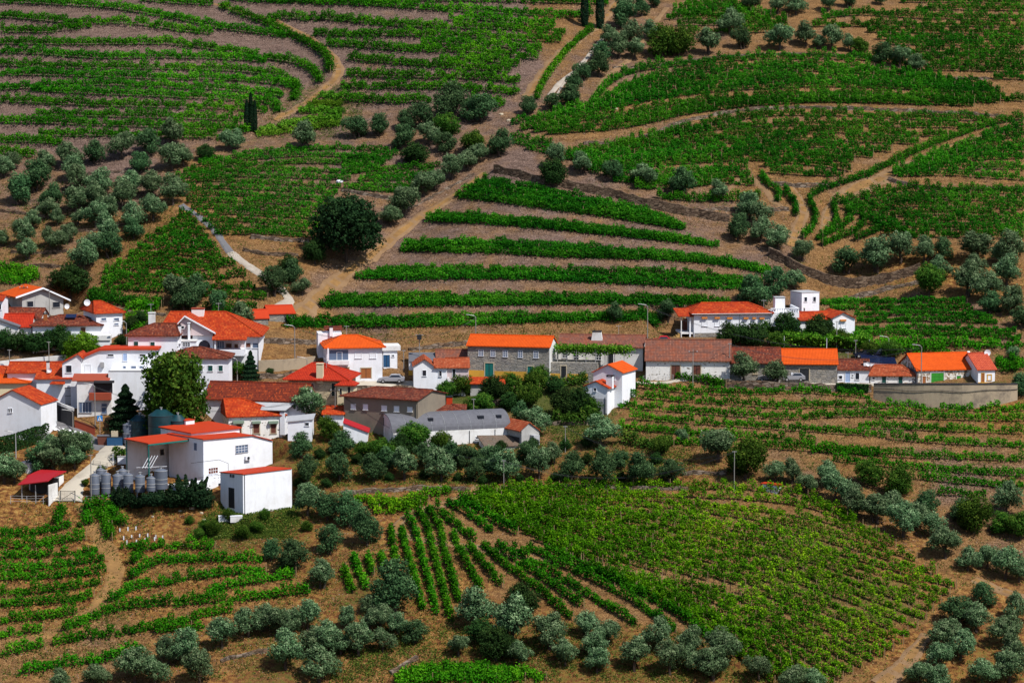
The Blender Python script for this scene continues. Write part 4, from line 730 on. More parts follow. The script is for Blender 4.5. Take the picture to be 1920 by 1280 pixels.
# ---------------------------------------------------------------- buildings: every measure read back through the camera onto the building's own planes
class Bd:
    def __init__(s,name,label,px,py,yaw=0,cat='house',group=None,wall='white',deep=3.0):
        p=at(px,py); s.o=np.array([p[0],p[1],p[2]]); s.a=R(yaw); s.u=np.array([math.cos(s.a),math.sin(s.a),0]); s.v=np.array([-math.sin(s.a),math.cos(s.a),0])
        s.root=tag(empty(name,tuple(s.o),s.a),label,cat,group); s.wall=wall; s.deep=deep; s.cam=np.array([0,0,ZC])-s.o; s.op=[]
    def F(s,px,py,yp=0.):
        d=ray(px,py); dv=d@s.v; t=(yp-s.cam@s.v)/dv; q=s.cam+d*t; return float(q@s.u),float(q[2])
    def X(s,px,yp=0.): return s.F(px,700,yp)[0]
    def Z(s,py,yp=0.,px=None): 
        return s.F(s.pxref if px is None else px,py,yp)[1]
    def Sd(s,px,py,xp):
        d=ray(px,py); t=(xp-s.cam@s.u)/(d@s.u); q=s.cam+d*t; return float(q@s.v),float(q[2])
    def body(s,x0,x1,y0,y1,z1,z0=None,mat=None,name='wall',parent=None):
        return MB().box(x0,x1,y0,y1,-s.deep if z0 is None else z0,z1).build(name,M[mat or s.wall],parent or s.root)
    def part(s,mb,name,mat,parent=None,label=None,smooth=False): 
        o=mb.build(name,M[mat] if isinstance(mat,str) else [M[m] for m in mat],parent or s.root,smooth); 
        if label: o['label']=label
        return o
    def roofcaps(s,segs,parent,mat='orange2'):
        mb=MB()
        for a,b in segs: mb.tube([np.array(a)+[0,0,.02],np.array(b)+[0,0,.02]],.13,6)
        return mb.build('ridge_cap',M[mat],parent)
    def gx(s,x0,x1,d,pxm,pyE,pyR,roof,mat=None,y0=0.,over=.45,og=.25,dr=None,cap=True,lab=None):
        """gabled along x: eave row pyE read at the front overhang, ridge row pyR at mid depth (column pxm)"""
        ym=y0+(d/2 if dr is None else dr); ze=s.F(pxm,pyE,y0-over)[1]; zr=s.F(pxm,pyR,ym)[1]; sl=(zr-ze)/(ym-y0+over); th=.16
        y1=y0+d; zb=zr-(y1+over-ym)*(zr-ze)/(ym-y0+over) if dr is None else zr-(y1+over-ym)*sl*.9
        w0=ze+sl*over-th-.01; wb=zb+ (zr-zb)/(y1+over-ym)*over-th-.01
        mb=MB(); mb.prism([(x0,y0,-s.deep),(x0,y1,-s.deep),(x0,y1,wb),(x0,ym,zr-th-.01),(x0,y0,w0)],(x1-x0,0,0)); s.part(mb,'wall',mat or s.wall)
        mb=MB(); A,Bx=x0-og,x1+og
        mb.slab([[(A,y0-over,ze),(Bx,y0-over,ze),(Bx,ym,zr),(A,ym,zr)],[(A,ym,zr),(Bx,ym,zr),(Bx,y1+over,zb),(A,y1+over,zb)]],th)
        r=s.part(mb,'roof',roof,label=lab)
        if cap: s.roofcaps([((A,ym,zr),(Bx,ym,zr))],r,roof)
        s.ze,s.zr,s.w0=ze,zr,w0; return r
    def hip(s,x0,x1,d,pxm,pyE,pyR,pr0,pr1,roof,mat=None,y0=0.,over=.5,wall=True,right_gable=False):
        """hipped: ridge from image column pr0 to pr1 at mid depth"""
        ym=y0+d/2; ze=s.F(pxm,pyE,y0-over)[1]; zr=s.F((pr0+pr1)/2,pyR,ym)[1]; a=s.F(pr0,pyR,ym)[0]; b=s.F(pr1,pyR,ym)[0]; th=.16
        A,Bx,C,Dy=x0-over,x1+over,y0-over,y0+d+over; sl=(zr-ze)/(ym-C)
        if right_gable: b=x1+.3; Bx=b
        a=max(a,A+.2); b=max(a+.3,min(b,Bx-(0 if right_gable else .2)))
        w0=ze+sl*over-th-.02
        if wall: s.body(x0,x1,y0,y0+d,w0,mat=mat)
        P=dict(fl=(A,C,ze),fr=(Bx,C,ze),br=(Bx,Dy,ze),bl=(A,Dy,ze),r0=(a,ym,zr),r1=(b,ym,zr))
        f=[[P['fl'],P['fr'],P['r1'],P['r0']],[P['bl'],P['fl'],P['r0']],[P['br'],P['bl'],P['r0'],P['r1']]]
        if not right_gable: f.append([P['fr'],P['br'],P['r1']])
        r=s.part(MB().slab(f,th),'roof',roof)
        seg=[(P['r0'],P['r1']),(P['fl'],P['r0']),(P['bl'],P['r0'])]+([] if right_gable else [(P['fr'],P['r1']),(P['br'],P['r1'])])
        s.roofcaps(seg,r,roof)
        if right_gable: s.part(MB().prism([(x1-.02,y0,w0-.1),(x1-.02,y0+d,w0-.1),(x1-.02,ym,zr-th-.02)],(-.25,0,0)),'gable_wall',mat or s.wall)
        s.ze,s.zr,s.w0=ze,zr,w0; return r
    def prof(s,P,y0,y1,roof,mat=None,over=.35,wall=True,th=.14,zb=None,drop=0.,x0=None,x1=None,z0=None):
        """front profile of roof points (pixels, read on plane y0-over), run back to y1; drop lowers the back"""
        q=[s.F(px,py,y0-over) for px,py in P]; f=[]
        for (a,b) in zip(q[:-1],q[1:]): f.append([(a[0],y0-over,a[1]),(b[0],y0-over,b[1]),(b[0],y1+over,b[1]-drop),(a[0],y1+over,a[1]-drop)])
        r=s.part(MB().slab(f,th),'roof',roof)
        if wall:
            x0=q[0][0]+.3 if x0 is None else x0; x1=q[-1][0]-.3 if x1 is None else x1
            zi=lambda x:np.interp(x,[k[0] for k in q],[k[1] for k in q])-th-.02
            xs=[x0]+[k[0] for k in q[1:-1] if x0<k[0]<x1]+[x1]; z0=-s.deep if z0 is None else z0; dr=drop*1.02
            top=[(x,zi(x)) for x in xs]; n=len(top); mb=MB()
            F0=[(x0,y0,z0),(x1,y0,z0)]+[(x,y0,z) for x,z in top[::-1]]; mb.face(F0)
            mb.face([(x,y1,z-(dr if i>1 else 0)) for i,(x,_,z) in enumerate(F0)][::-1])
            for k in range(len(F0)):
                a,b=F0[k],F0[(k+1)%len(F0)]; ia,ib=k>1,((k+1)%len(F0))>1
                mb.face([a,(a[0],y1,a[2]-(dr if ia else 0)),(b[0],y1,b[2]-(dr if ib else 0)),b])
            s.part(mb,'wall',mat or s.wall)
        s.q=q; return r
    # openings -------------------------------------------------------------
    def opening(s,r,kind,face='F',pl=0.,sur=None,bars=None,name=None,fr=None):
        """r=(px0,py0,px1,py1) on a wall plane: frame with a pane, shutter or door leaf set in it"""
        if face=='F':
            a=s.F(r[0],r[3],pl); b=s.F(r[2],r[1],pl); cx=((a[0]+b[0])/2); a0,b0=min(a[0],b[0]),max(a[0],b[0]); z0,z1=s.F((r[0]+r[2])/2,r[3],pl)[1],s.F((r[0]+r[2])/2,r[1],pl)[1]
            mp=lambda t,o,z:(t,pl-o,z)
        elif face in('L','R'):
            a=s.Sd(r[0],r[3],pl); b=s.Sd(r[2],r[1],pl); a0,b0=min(a[0],b[0]),max(a[0],b[0]); z0,z1=s.Sd((r[0]+r[2])/2,r[3],pl)[1],s.Sd((r[0]+r[2])/2,r[1],pl)[1]; g=-1 if face=='L' else 1
            mp=lambda t,o,z:(pl+g*o,t,z)
        def bar(mb,t0,t1,o0,o1,zz0,zz1,m=0):
            p,q=mp(t0,o0,zz0),mp(t1,o1,zz1); mb.box(min(p[0],q[0]),max(p[0],q[0]),min(p[1],q[1]),max(p[1],q[1]),zz0,zz1,m)
        isdoor=kind in('teal','blue','woodbr','woodor','dkteal_d','green','darkdoor','greend','steel'); fw=.16 if sur else .07
        fm=sur or fr or ('stonefr' if isdoor else 'white')
        mb=MB(); bar(mb,a0-fw,a0,-.02,.07,z0,z1); bar(mb,b0,b0+fw,-.02,.07,z0,z1); bar(mb,a0-fw,b0+fw,-.02,.085,z1,z1+fw)
        if not isdoor: bar(mb,a0-fw-.05,b0+fw+.05,-.02,.13,z0-.09,z0)
        f=s.part(mb,name or('door' if isdoor else 'window'),fm)
        mat={'dark':'glass','shut':'shut','dkteal':'dkteal','dkteal_d':'dkteal','bl':'blueglass','darkdoor':'dark','greend':'green','steel':'galv','red':'woodbr'}.get(kind,kind)
        mb=MB(); bar(mb,a0,b0,-.015,.02,z0+.003,z1-.003); s.part(mb,{'shut':'shutter','dkteal':'shutter'}.get(kind,'door_leaf' if isdoor else 'pane'),mat,f)
        if bars:
            mb=MB(); nx_,nz_=bars
            for i in range(1,nx_+1): t=a0+(b0-a0)*i/(nx_+1); bar(mb,t-.03,t+.03,.0,.045,z0+.01,z1-.01)
            for i in range(1,nz_+1): z=z0+(z1-z0)*i/(nz_+1); bar(mb,a0+.01,b0-.01,.0,.05,z-.03,z+.03)
            s.part(mb,'glazing_bar','white' if not isdoor else mat,f)
        elif isdoor and b0-a0>.9:
            mb=MB(); t=(a0+b0)/2; bar(mb,t-.03,t+.03,.0,.05,z0+.01,z1-.01); s.part(mb,'handle_rail',mat if mat in('dark',) else 'dark',f)
        return f
    def wins(s,rs,kind,**k):
        for r in rs: s.opening(r,kind,**k)
    def chimney(s,px0,px1,pyT,pyB,yp,mat='white',cap='dark',dep=.8,flare=0):
        x0,z1=s.F(px0,pyT,yp); x1=s.F(px1,pyT,yp)[0]; z0=s.F((px0+px1)/2,pyB,yp)[1]; h=z1-z0
        c=MB()
        if flare: c.prism([(x0-flare,yp,z0-.6),(x1+flare,yp,z0-.6),(x1,yp,z1-.25),(x0,yp,z1-.25)],(0,dep,0))
        else: c.box(x0,x1,yp,yp+dep,z0-.6,z1-.25)
        o=s.part(c,'chimney',mat); m=MB(); m.box(x0-.08,x1+.08,yp-.08,yp+dep+.08,z1-.12,z1)
        for (a,b) in ((x0+.02,x0+.14),(x1-.14,x1-.02)): m.box(a,b,yp+.05,yp+dep-.05,z1-.26,z1-.12)
        s.part(m,'chimney_cap',cap,o); return o
    def rectbox(s,px0,py1,px1,py0,y0,y1,mat,name='wall',parent=None,down=0,label=None):
        """box whose front face at plane y0 shows px0..px1 and rows py0(top)..py1(bottom)"""
        x0,x1=sorted((s.F(px0,py1,y0)[0],s.F(px1,py1,y0)[0])); z0=s.F((px0+px1)/2,py1,y0)[1]-down; z1=s.F((px0+px1)/2,py0,y0)[1]
        return s.part(MB().box(x0,x1,y0,y1,z0,z1),name,mat,parent,label)
    def gutter(s,x0,x1,y,z,mat='galv'):
        s.part(MB().tube([(x0,y,z),(x1,y,z)],.06,6),'gutter',mat)
    def pipe(s,px,yp,z1,mat='dark'):
        x=s.F(px,700,yp)[0]; s.part(MB().tube([(x,yp-.08,z1),(x,yp-.08,-1)],.05,6),'downpipe',mat)
    def aerial(s,px,py,yp,h=1.8):
        x,z=s.F(px,py,yp); mb=MB(); mb.tube([(x,yp,z-.6),(x,yp,z+h)],.035,5); mb.tube([(x-.5,yp,z+h-.15),(x+.5,yp,z+h-.15)],.025,4)
        for k in range(5): mb.tube([(x-.45+k*.22,yp-.28,z+h-.15),(x-.45+k*.22,yp+.28,z+h-.15)],.016,4)
        s.part(mb,'roof_aerial','galv')
    def dish(s,px,py,yp,r=.45):
        x,z=s.F(px,py,yp); mb=MB(); n=14
        for i,(ra,ya) in enumerate([(0,.0),(.5,.04),(1,.14)][:-1]):
            rb,yb=[(0,.0),(.5,.04),(1,.14)][i+1]
            for k in range(n):
                c=lambda q,j:(x+r*q[0]*math.cos(2*math.pi*j/n),yp-q[1],z+r*q[0]*math.sin(2*math.pi*j/n)); mb.face([c((ra,ya),k),c((rb,yb),k),c((rb,yb),k+1),c((ra,ya),k+1)] if ra else [c((0,0),k),c((rb,yb),k),c((rb,yb),k+1)])
        o=s.part(mb,'satellite_dish','shut'); s.part(MB().tube([(x,yp,z),(x,yp+.5,z-.3)],.04,5),'bracket','galv',o)

# --- upper left houses
b=Bd('house','grey rendered gabled house with orange roof and deep eaves at the far left',42,594,30,wall='grey')
b.prof([(30,557),(81,539),(132,562)],0,8,'orange',over=.7,th=.22,x0=.0,x1=b.X(121))
b.part(MB().slab([[(b.q[0][0]-.05,-.78,b.q[0][1]+.03),(b.q[1][0],-.78,b.q[1][1]+.03),(b.q[1][0],-.55,b.q[1][1]+.03),(b.q[0][0]-.05,-.55,b.q[0][1]+.03)],[(b.q[1][0],-.78,b.q[1][1]+.03),(b.q[2][0]+.05,-.78,b.q[2][1]+.03),(b.q[2][0]+.05,-.55,b.q[2][1]+.03),(b.q[1][0],-.55,b.q[1][1]+.03)]],.3),'fascia','white')
b.wins([(51,565,62,575),(99,566,112,576)],'dark',fr='grey'); b.dish(125,574,-.3,.5)
b=Bd('house','white two-storey house with a bright hipped orange roof beside the grey gable',181,642,24)
b.hip(0,b.X(231),8.5,205,586,564,176,189,'orange2'); b.wins([(190,596,199,600.5),(214,596,223,600.5),(214,606,222,609)],'bl',fr='white'); b.dish(163,567,1.5,.6)
b.opening((163,594,172,601),'bl',face='L',pl=0)
b=Bd('house','low house with dark mottled hipped roof, roof panels and white balcony',62,662,2)
b.hip(0,b.X(190),8,120,610,590,112,141,'brown'); b.chimney(81,88,587,606,1.5,'woodor','dark')
x0,z0=b.F(123,596,1.8); x1,z1=b.F(143,591,3.2); b.part(MB().slab([[(x0,1.6,z0+.12),(x0+1.9,1.6,z0+.12),(x0+1.9,2.8,z0+.62),(x0,2.8,z0+.62)]],.06),'roof_panel','panel')
r=b.rectbox(157,637,207,629,-2.2,.3,'white2','balcony',down=.1); b.rectbox(180,660,207,638,-2.0,.2,'white','balcony_base',down=2)
b.wins([(92,622,104,634)],'dark'); b.opening((152,614,160,630),'woodbr'); b.rectbox(182,624,189,616,-1.5,-1,'yellow','chair_cover') if False else None
b=Bd('house','small house with plain bright red gabled roof below the grey gable',-30,650,3,wall='white2')
b.gx(0,b.X(60),7,30,613,588,'red'); 
b=Bd('house','low old house with narrow brown tiled roof squeezed under the grey gable',12,612,-8,wall='white2'); b.gx(0,b.X(78),5,45,596,577,'brown')
b=Bd('shed','grey sheet-roofed lean-to at the left edge beside the plain red roof',-25,645,0,'shed',wall='white2'); b.prof([(-28,590),(36,612)],-2.4,-.6,'corr',x0=None)
b=Bd('house','white house corner with a strip of red roof cut by the left edge',-40,625,0); b.gx(0,b.X(14),6,0,563,553,'orange2',y0=-4)
b.wins([(-8,570,2,580)],'dark',pl=-4)
b0_=1
# --- big villa
b=Bd('villa','large white villa with wide orange-red roof, arch and long balcony',300,700,0,'villa')
X0,X1=0,b.X(485); b.hip(X0,X1,13,420,630,584,320,423,'orange2',over=.75)
b.part(MB().box(b.X(398),b.X(462),-3.6,.0,b.F(430,667,-3.6)[1],b.F(430,656,-3.6)[1]),'balcony','white')
b.part(MB().box(b.X(398)+.1,b.X(462)-.1,-3.5,-.2,b.F(430,657,-3.5)[1]+.02,b.F(430,656,-3.5)[1]+.14),'balcony_rail','brick') if False else None
ze=b.F(430,636,-3.9)[1]; xa,xb=b.X(398,-3.9),b.X(463,-3.9); sl=.42
b.part(MB().slab([[(xa,-3.9,ze),(xb,-3.9,ze),(xb,0,ze+3.9*.36),(xa,0,ze+3.9*.36)]],.16),'porch_roof','orange2')
for p in (404,460): x=b.X(p,-3.4); b.part(MB().box(x-.14,x+.14,-3.5,-3.2,b.F(430,656,-3.5)[1]+.02,ze),'porch_column','white')
b.part(MB().box(b.X(404),b.X(460),-.06,-.0,b.F(430,655,-.1)[1],ze+.4),'porch_back_wall','pink')
b.wins([(424,644,434,655),(440,645,446,655)],'woodbr',pl=-.07); b.wins([(408,640,420,655)],'bl',pl=-.07,bars=(2,0))
b.opening((461,643,470,651),'red',pl=0,fr='white'); b.opening((474,643,484,652),'bl',pl=0)
# front gable wing in pale pink with white block and arch below
y=-2.0; z=b.F(370,622,y)[1]; b.part(MB().box(b.X(362,y),b.X(400,y),y,0,-3,z),'front_block','white')
b.prof([(331,608),(346,592),(404,624)],y-.4,6,'orange2',mat='pink',over=.5,x0=b.X(340,y),x1=b.X(396,y),z0=b.F(370,622,y)[1]-.6)
b.part(MB().slab([[(b.q[0][0],y-.95,b.q[0][1]+.04),(b.q[1][0],y-.95,b.q[1][1]+.04),(b.q[1][0],y-.7,b.q[1][1]+.04),(b.q[0][0],y-.7,b.q[0][1]+.04)],[(b.q[1][0],y-.95,b.q[1][1]+.04),(b.q[2][0],y-.95,b.q[2][1]+.04),(b.q[2][0],y-.7,b.q[2][1]+.04),(b.q[1][0],y-.7,b.q[1][1]+.04)]],.26),'fascia','white')
b.opening((352,607,358,618),'woodbr',pl=y-.42); b.opening((340,611,345,616),'dark',pl=y-.42)
cx,cz=b.F(383,649,y-.03); n=12; mb=MB(); mb.face([(cx-1.0,y-.04,cz-1.0),(cx+1.0,y-.04,cz-1.0)]+[(cx+1.0*math.cos(t),y-.04,cz+.05+1.0*math.sin(t)) for t in [i*math.pi/n for i in range(n+1)]]); b.part(mb,'arched_window','glass')
b.chimney(359,382,578,590,5.0,'white2','brick',1.6); b.chimney(278,290,586,608,4,'white2','white2',1.0); b.aerial(283,588,4.4); b.aerial(410,586,6.5); b.chimney(352,356,605,630,-3.2,'white','white',.4)
b.pipe(485,-.02,b.w0,'galv')
b=Bd('house','white house with dark hipped tile roof in front of the large villa',240,738,0)
b.hip(0,b.X(332),5.5,300,629,606,289,330,'brown',y0=1); b.wins([(251,640,259,651),(282,641,290,652)],'dkteal',pl=1)
r=b.part(MB().box(b.X(333.5,3.2),b.X(368,3.2),3.2,6.4,-3,b.F(340,640,3.2)[1]),'flat_roofed_block','white'); b.part(MB().box(b.X(333.6,3.1),b.X(369,3.1),3.05,6.5,b.F(340,640,3.2)[1]+.002,b.F(340,638.5,3.2)[1]+.08),'roof_edge','white2',r)
b.opening((343,642,356,649),'dark',pl=3.2,bars=(2,1)); b.chimney(333.5,339,609,638,2.6,'white','dark',.5)
b=Bd('house','small white house with three dark green shutters and brown hipped roof',312,750,0)
b.hip(0,b.X(429),6,390,671,650,362,376,'brown'); b.wins([(373,685,380,695.5),(390,685,398.5,695.5),(410,685,417.5,695.5)],'dkteal')
# --- long white building with red edged roof (left of the huge tree)
b=Bd('apartment_building','long white building with thin red roof edge, brick parapets and blank lower wall',145,782,0,'building')
yu=5.0; b.prof([(133,680),(146,671),(187,654),(240,653),(297,653)],yu,yu+5.5,'redmetal',th=.3,x0=b.X(147,yu),x1=b.X(291,yu)); zt=b.F(230,695,.8)[1]
b.prof([(113,681),(146,663),(156,672)],yu-1.2,yu+4.5,'orange2',x0=b.X(117,yu-1.2),x1=b.X(152,yu-1.2),over=.3)
b.opening((124,685,134,698),'dark',pl=yu-1.2); b.wins([(202,664,213,667.5),(262,664,273,667.5)],'dark',pl=yu,fr='white'); b.opening((231,662,238,676),'paleblue',pl=yu)
b.wins([(160,684,170,699)],'shut',pl=yu); b.wins([(231,686,236,693),(246,686,255,691),(262,686,268,693)],'bl',pl=yu)
b.rectbox(188,688,195,679,yu-.5,yu,'galv','air_conditioner'); b.rectbox(204,760,291,696,.8,yu,'white','lower_wall',down=4)
b.part(MB().box(b.X(203.5,.75),b.X(272,.75),.74,1.0,b.F(230,695.8,.8)[1]+.003,b.F(230,694.8,.8)[1]+.06),'wall_coping','grroof')
b.rectbox(145,780,209,712,0,5,'white2','garage_wall',down=3)
xa,xb=b.X(134,-.3),b.X(205,-.3); ze=b.F(170,713,-.3)[1]; zb_=b.F(170,700,2.5)[1]; b.part(MB().slab([[(xa,-.3,ze),(xb,-.3,ze),(xb,2.6,zb_),(xa,2.6,zb_)]],.15),'parapet_roof','brick')
b.rectbox(176,737,211,717,-.04,0,'dark','painted_recess_shade'); b.rectbox(167,750,208,737,-1.1,0,'brick','balcony'); b.rectbox(176,718,213,714,-1.0,0,'dkconc','balcony_canopy')  # flat dark panel paints the recess shade onto the wall
b.wins([(149,754,171,773)],'bl',bars=(3,0),fr='grroof'); b.wins([(191,757,200,761),(191,764,200,775)],'bl',fr='grroof')
# --- left lower houses
b=Bd('house','white house with broad red-orange gabled roof and slender white chimney',28,762,0)
b.gx(b.X(10),b.X(118),8,70,698,678,'orange2',y0=2); r=b.prof([(64,710),(136,709)],-2.6,1.4,'orange2',over=.4,drop=-1.35,x0=b.X(68,-2.6),x1=b.X(131,-2.6))
b.part(MB().slab([[(b.X(94,-3),-3.9,b.F(108,719,-3.9)[1]),(b.X(123,-3),-3.9,b.F(108,719,-3.9)[1]),(b.X(121,-3),-2.6,b.F(108,714,-2.6)[1]),(b.X(97,-3),-2.6,b.F(108,714,-2.6)[1])]],.12),'door_canopy','orange2')
b.chimney(87,92,677,706,-.5,'white2','dark',.5); b.dish(93,694,-1.0,.4); b.opening((84,740,91,746),'bl',pl=-2.6)
b=Bd('house','white house with little pyramid of red tiles cut by the left edge',-22,745,0); b.hip(0,b.X(46),7,20,701,686,0,6,'orange2')
b=Bd('house','cream-walled house with wide orange hipped roof at the left edge',-30,765,0,wall='cream'); b.hip(0,b.X(51),8,20,717,703,-25,5,'orange')
b=Bd('house','large plain white gable-ended house at the left edge above the clipped hedge',-30,818,-15,deep=4)
b.prof([(-33,760),(22,730),(77,758)],0,6.5,'orange2',over=.3,x1=b.X(75.5),x0=0); b.wins([(16,766,18.5,773),(20,765.5,22.5,772.5)],'dark',fr='white')
b=Bd('tool_shed','open-fronted red-roofed shed with pale side wall by the iron gate',36,936,-20,'shed',wall='white2')
b.prof([(33,908),(90,901)],0,3.0,'maroon',over=.4,drop=-1.0,wall=False); x0,x1=b.X(36),b.X(88); zt=b.F(60,906,0)[1]
b.part(MB().box(x0,x1,2.9,3.1,-2,zt+.6),'wall','dark'); b.part(MB().box(x1-.15,x1,0,2.9,-2,zt-.1),'side_wall','white2'); b.part(MB().box(x0,x0+.12,0,.12,-2,zt-.2),'post','galv'); b.part(MB().box((x0+x1)/2,(x0+x1)/2+.12,0,.12,-2,zt-.2),'post','galv')
b.part(MB().box(x0+1.1,x0+2.2,.5,1.2,0,.7),'crate','shut') if False else None
z2=b.F(80,897,3.3)[1]; xa,xb=b.X(50,3.4),b.X(93,3.4); b.part(MB().box(xa,xb,3.5,7.5,-2,z2+.1),'rear_wall','white2'); b.part(MB().slab([[(xa-.3,3.2,z2+.32),(xb+.3,3.2,z2+.32),(xb+.3,7.9,z2+.72),(xa-.3,7.9,z2+.72)]],.14),'rear_roof','maroon')
for t in (4.3,5.5): b.part(MB().box(xb,xb+.05,t,t+.3,-.5,z2-.1),'slot_window','dark')
b=Bd('shed','little white hut with grey roof behind the red-roofed shed',38,884,-20,'shed'); b.prof([(36,866),(58,868)],0,3,'grroof',over=.15)
# --- winery
b=Bd('warehouse','big white winery building with red sheet roofs and a wide canopy',382,905,43,'warehouse',deep=4)
b.prof([(381,823),(474,815),(512,824.5)],0,9.5,'redmetal',over=.25,x0=0,x1=b.X(509.5))
b.wins([(442,834.5,464,848)],'bl',bars=(3,2),fr='galv'); b.wins([(391,876.5,408,887)],'red',bars=(3,1),fr='white'); b.opening((364,830,369.5,844),'bl',face='L',pl=0)
r=b.rectbox(461,862,471,855,-.45,0,'shut','air_conditioner'); x,z=b.F(466,858.5,-.47); b.part(MB().lathe([(0,0),(.28,0)],12),'fan','dark',r) if False else b.part(MB().prism([(x+.26*math.cos(i*.524),-.46,z+.26*math.sin(i*.524)) for i in range(12)],(0,-.03,0)),'fan','dark',r)
y=4.6; xa,za=b.F(358,813,y); xb=b.F(450,802,y)[0]; zr=za+.05
o=b.part(MB().box(xa+.1,xb-.1,y,y+8.5,za-1.1,zr-.02),'raised_roof_wall','white'); b.part(MB().slab([[(xa-.2,y-.3,zr+.14),(xb+.2,y-.3,zr+.14),(xb+.2,y+8.8,zr+.3),(xa-.2,y+8.8,zr+.3)]],.16),'raised_roof','redmetal')
o=b.part(MB().box(xa+4.6,xa+6.4,y+7.6,y+9.4,zr-.6,zr+.95),'roof_monitor','white'); b.part(MB().box(xa+4.5,xa+6.5,y+7.5,y+9.5,zr+.952,zr+1.05),'monitor_lid','redmetal',o)
y=3.9; xc,zc=b.F(362,821,y); xl,zl=b.F(278,829,y); xl2,_=b.F(244,821,y+6.2)
b.part(MB().slab([[(xl,y,zc),(xc+.1,y,zc),(xc+.1,y+6.6,zc+.15),(xl-.1,y+6.6,zc+.15)]],.16),'canopy','redmetal')
b.part(MB().box(xl,xc,y-.02,y+.12,zc-.42,zc-.165),'canopy_beam','teal')
for (x,yy) in ((xl+.1,y+.1),((xl+xc)/2,y+6.2),(xl+.1,y+6.2)): b.part(MB().box(x,x+.14,yy,yy+.14,-1,zc-.17),'canopy_post','teal')
b.part(MB().box(xl+.3,xc,y+6.5,y+6.7,-1,zc-.05),'canopy_back_wall','white2'); b.opening((300,842,307,853),'darkdoor',pl=y+6.48)
xt0=b.X(330,-2.2); xt1=b.X(425,-2.2); zt=b.F(400,901,-2.2)[1]; b.part(MB().box(-7.5,xt1,-2.6,-.02,-5,zt),'terrace','white')
b.part(MB().box(1.0,xt1-.3,-2.64,-2.58,zt-.95,zt-.45),'terrace_painted_shade','dark')  # dark strip, shade below the slab painted on the terrace front
mb=MB(); zz=zt+1.9
for x in np.linspace(.4,xt1-.1,5): mb.tube([(x,-2.5,zt),(x,-2.5,zt+.9)],.03,4)
for hz in (.45,.9): mb.tube([(-3,-2.5,zt+hz),(xt1-.1,-2.5,zt+hz)],.03,4)
mb.tube([(xt1-.1,-2.5,zt),(xt1-.1,-2.5,zt+2.6),(xt1-1.6,-2.0,zt+3.3),(-4,-2.0,zt+3.3)],.04,4); b.part(mb,'terrace_railing','dark')
b.part(MB().box(2.2,3.3,-1.4,-.7,zt,zt+.7),'bench','dark') if False else None
b.aerial(470,815,4,1.6)
b.gutter(-.2,b.X(509),-.33,b.F(430,822,-.3)[1]-.2,'brick') if False else None
WT=b; WTz=zt
b=Bd('store_building','white windowless store with slanting red roof at the foot of the winery',456,965,43,'building',deep=4)
b.prof([(455,888),(547.5,877)],0,5.9,'redmetal',over=.15,drop=.35,x0=0,x1=b.X(545.5)); b.opening((429,914,440,952),'darkdoor',face='L',pl=0,fr='white2'); b.opening((431,888.5,440,895),'dark',face='L',pl=0,bars=(2,0),fr='white')
b.part(MB().box(-.02,b.X(545.5)+.02,-.06,-.0,b.F(500,963.5)[1],b.F(500,961.5)[1]),'dark_band','dark'); b.pipe(456,.0,b.q[0][1]-.2)
# --- warehouse row and neighbours
b=Bd('warehouse','long old building with mottled dark red tile roof and white gable end',386,775,-12,'warehouse')
b.gx(0,b.X(571),6.5,470,750,716,'mix'); xa=b.X(470,-4); 
b.part(MB().slab([[(b.X(478,-2.4),-2.4,b.F(535,769,-2.4)[1]),(b.X(534,-2.4),-2.4,b.F(535,769,-2.4)[1]),(b.X(552,-.5),-.46,b.ze-.3),(b.X(466,-.5),-.46,b.ze-.3)]],.1),'lean_to_roof','grroof')
b.part(MB().box(b.X(524,-2.2),b.X(533,-2.2),-2.2,-.02,-3,b.F(535,772,-2.2)[1]-.1),'lean_to_wall','white')
b=Bd('house','rough whitewashed house with bright orange roof, awnings and stone corners',429,833,14,wall='oldwhite')
b.hip(0,b.X(533),8,470,780,747,392,453,'orange2',over=.4); 
b.wins([(475,794,486,812),(508,794,517,812),(444,795,452,812)],'red',sur='stonefr')
for (a,c) in ((437,458),(473,489),(504,522)): b.rectbox(a,794,c,789.5,-.55,-.02,'awn','awning')
mb=MB(); x=b.X(533)
for i in range(8): mb.box(x-(.55 if i%2 else .3),x+.03,-.03,.25,-.3+i*.62,.14+i*.62)
b.part(mb,'stone_quoin','stonefr')
b=Bd('shed','small white flat-roofed outhouse with one black window beside the rough white house',537,826,0,'shed'); b.prof([(536,790),(588,785)],0,4.5,'grroof',over=.2,drop=-.3); b.opening((572,792,579,797.5),'dark',fr='white'); 
b=Bd('house','stone-walled house with red pyramid roof and tall cream chimney',541,768,-8,wall='tanstone')
b.hip(0,b.X(648),9,600,712,680,586,604,'red',over=.8); b.chimney(593,605,681,712,-.3,'cream','cream',.9); b.aerial(612,690,3); b.wins([(579,719,588,735),(622,718,629,742)],'dark',sur='stonefr'); b.wins([(543,718,553,724)],'dkteal',sur='stonefr')
x0,x1=b.X(632,-1.5),b.X(663,-1.5); zt=b.F(648,722,-1.9)[1]; b.part(MB().box(x0,x1,-1.5,1.5,-3,zt),'porch','cream'); xm=(x0+x1)/2; P=[(x0-.4,-1.9,zt),(x1+.4,-1.9,zt),(x1+.4,1.9,zt),(x0-.4,1.9,zt)]; t=(xm,0,zt+1.0)
b.part(MB().slab([[P[0],P[1],t],[P[1],P[2],t],[P[2],P[3],t],[P[3],P[0],t]],.14),'porch_roof','red'); b.wins([(637,728,641,740),(652,725,657,737)],'dark',pl=-1.5,fr='cream')
b=Bd('house','little white house with orange roof between the stone house and the grey house',606,796,0); b.gx(0,b.X(644),5,622,776,761,'orange2')
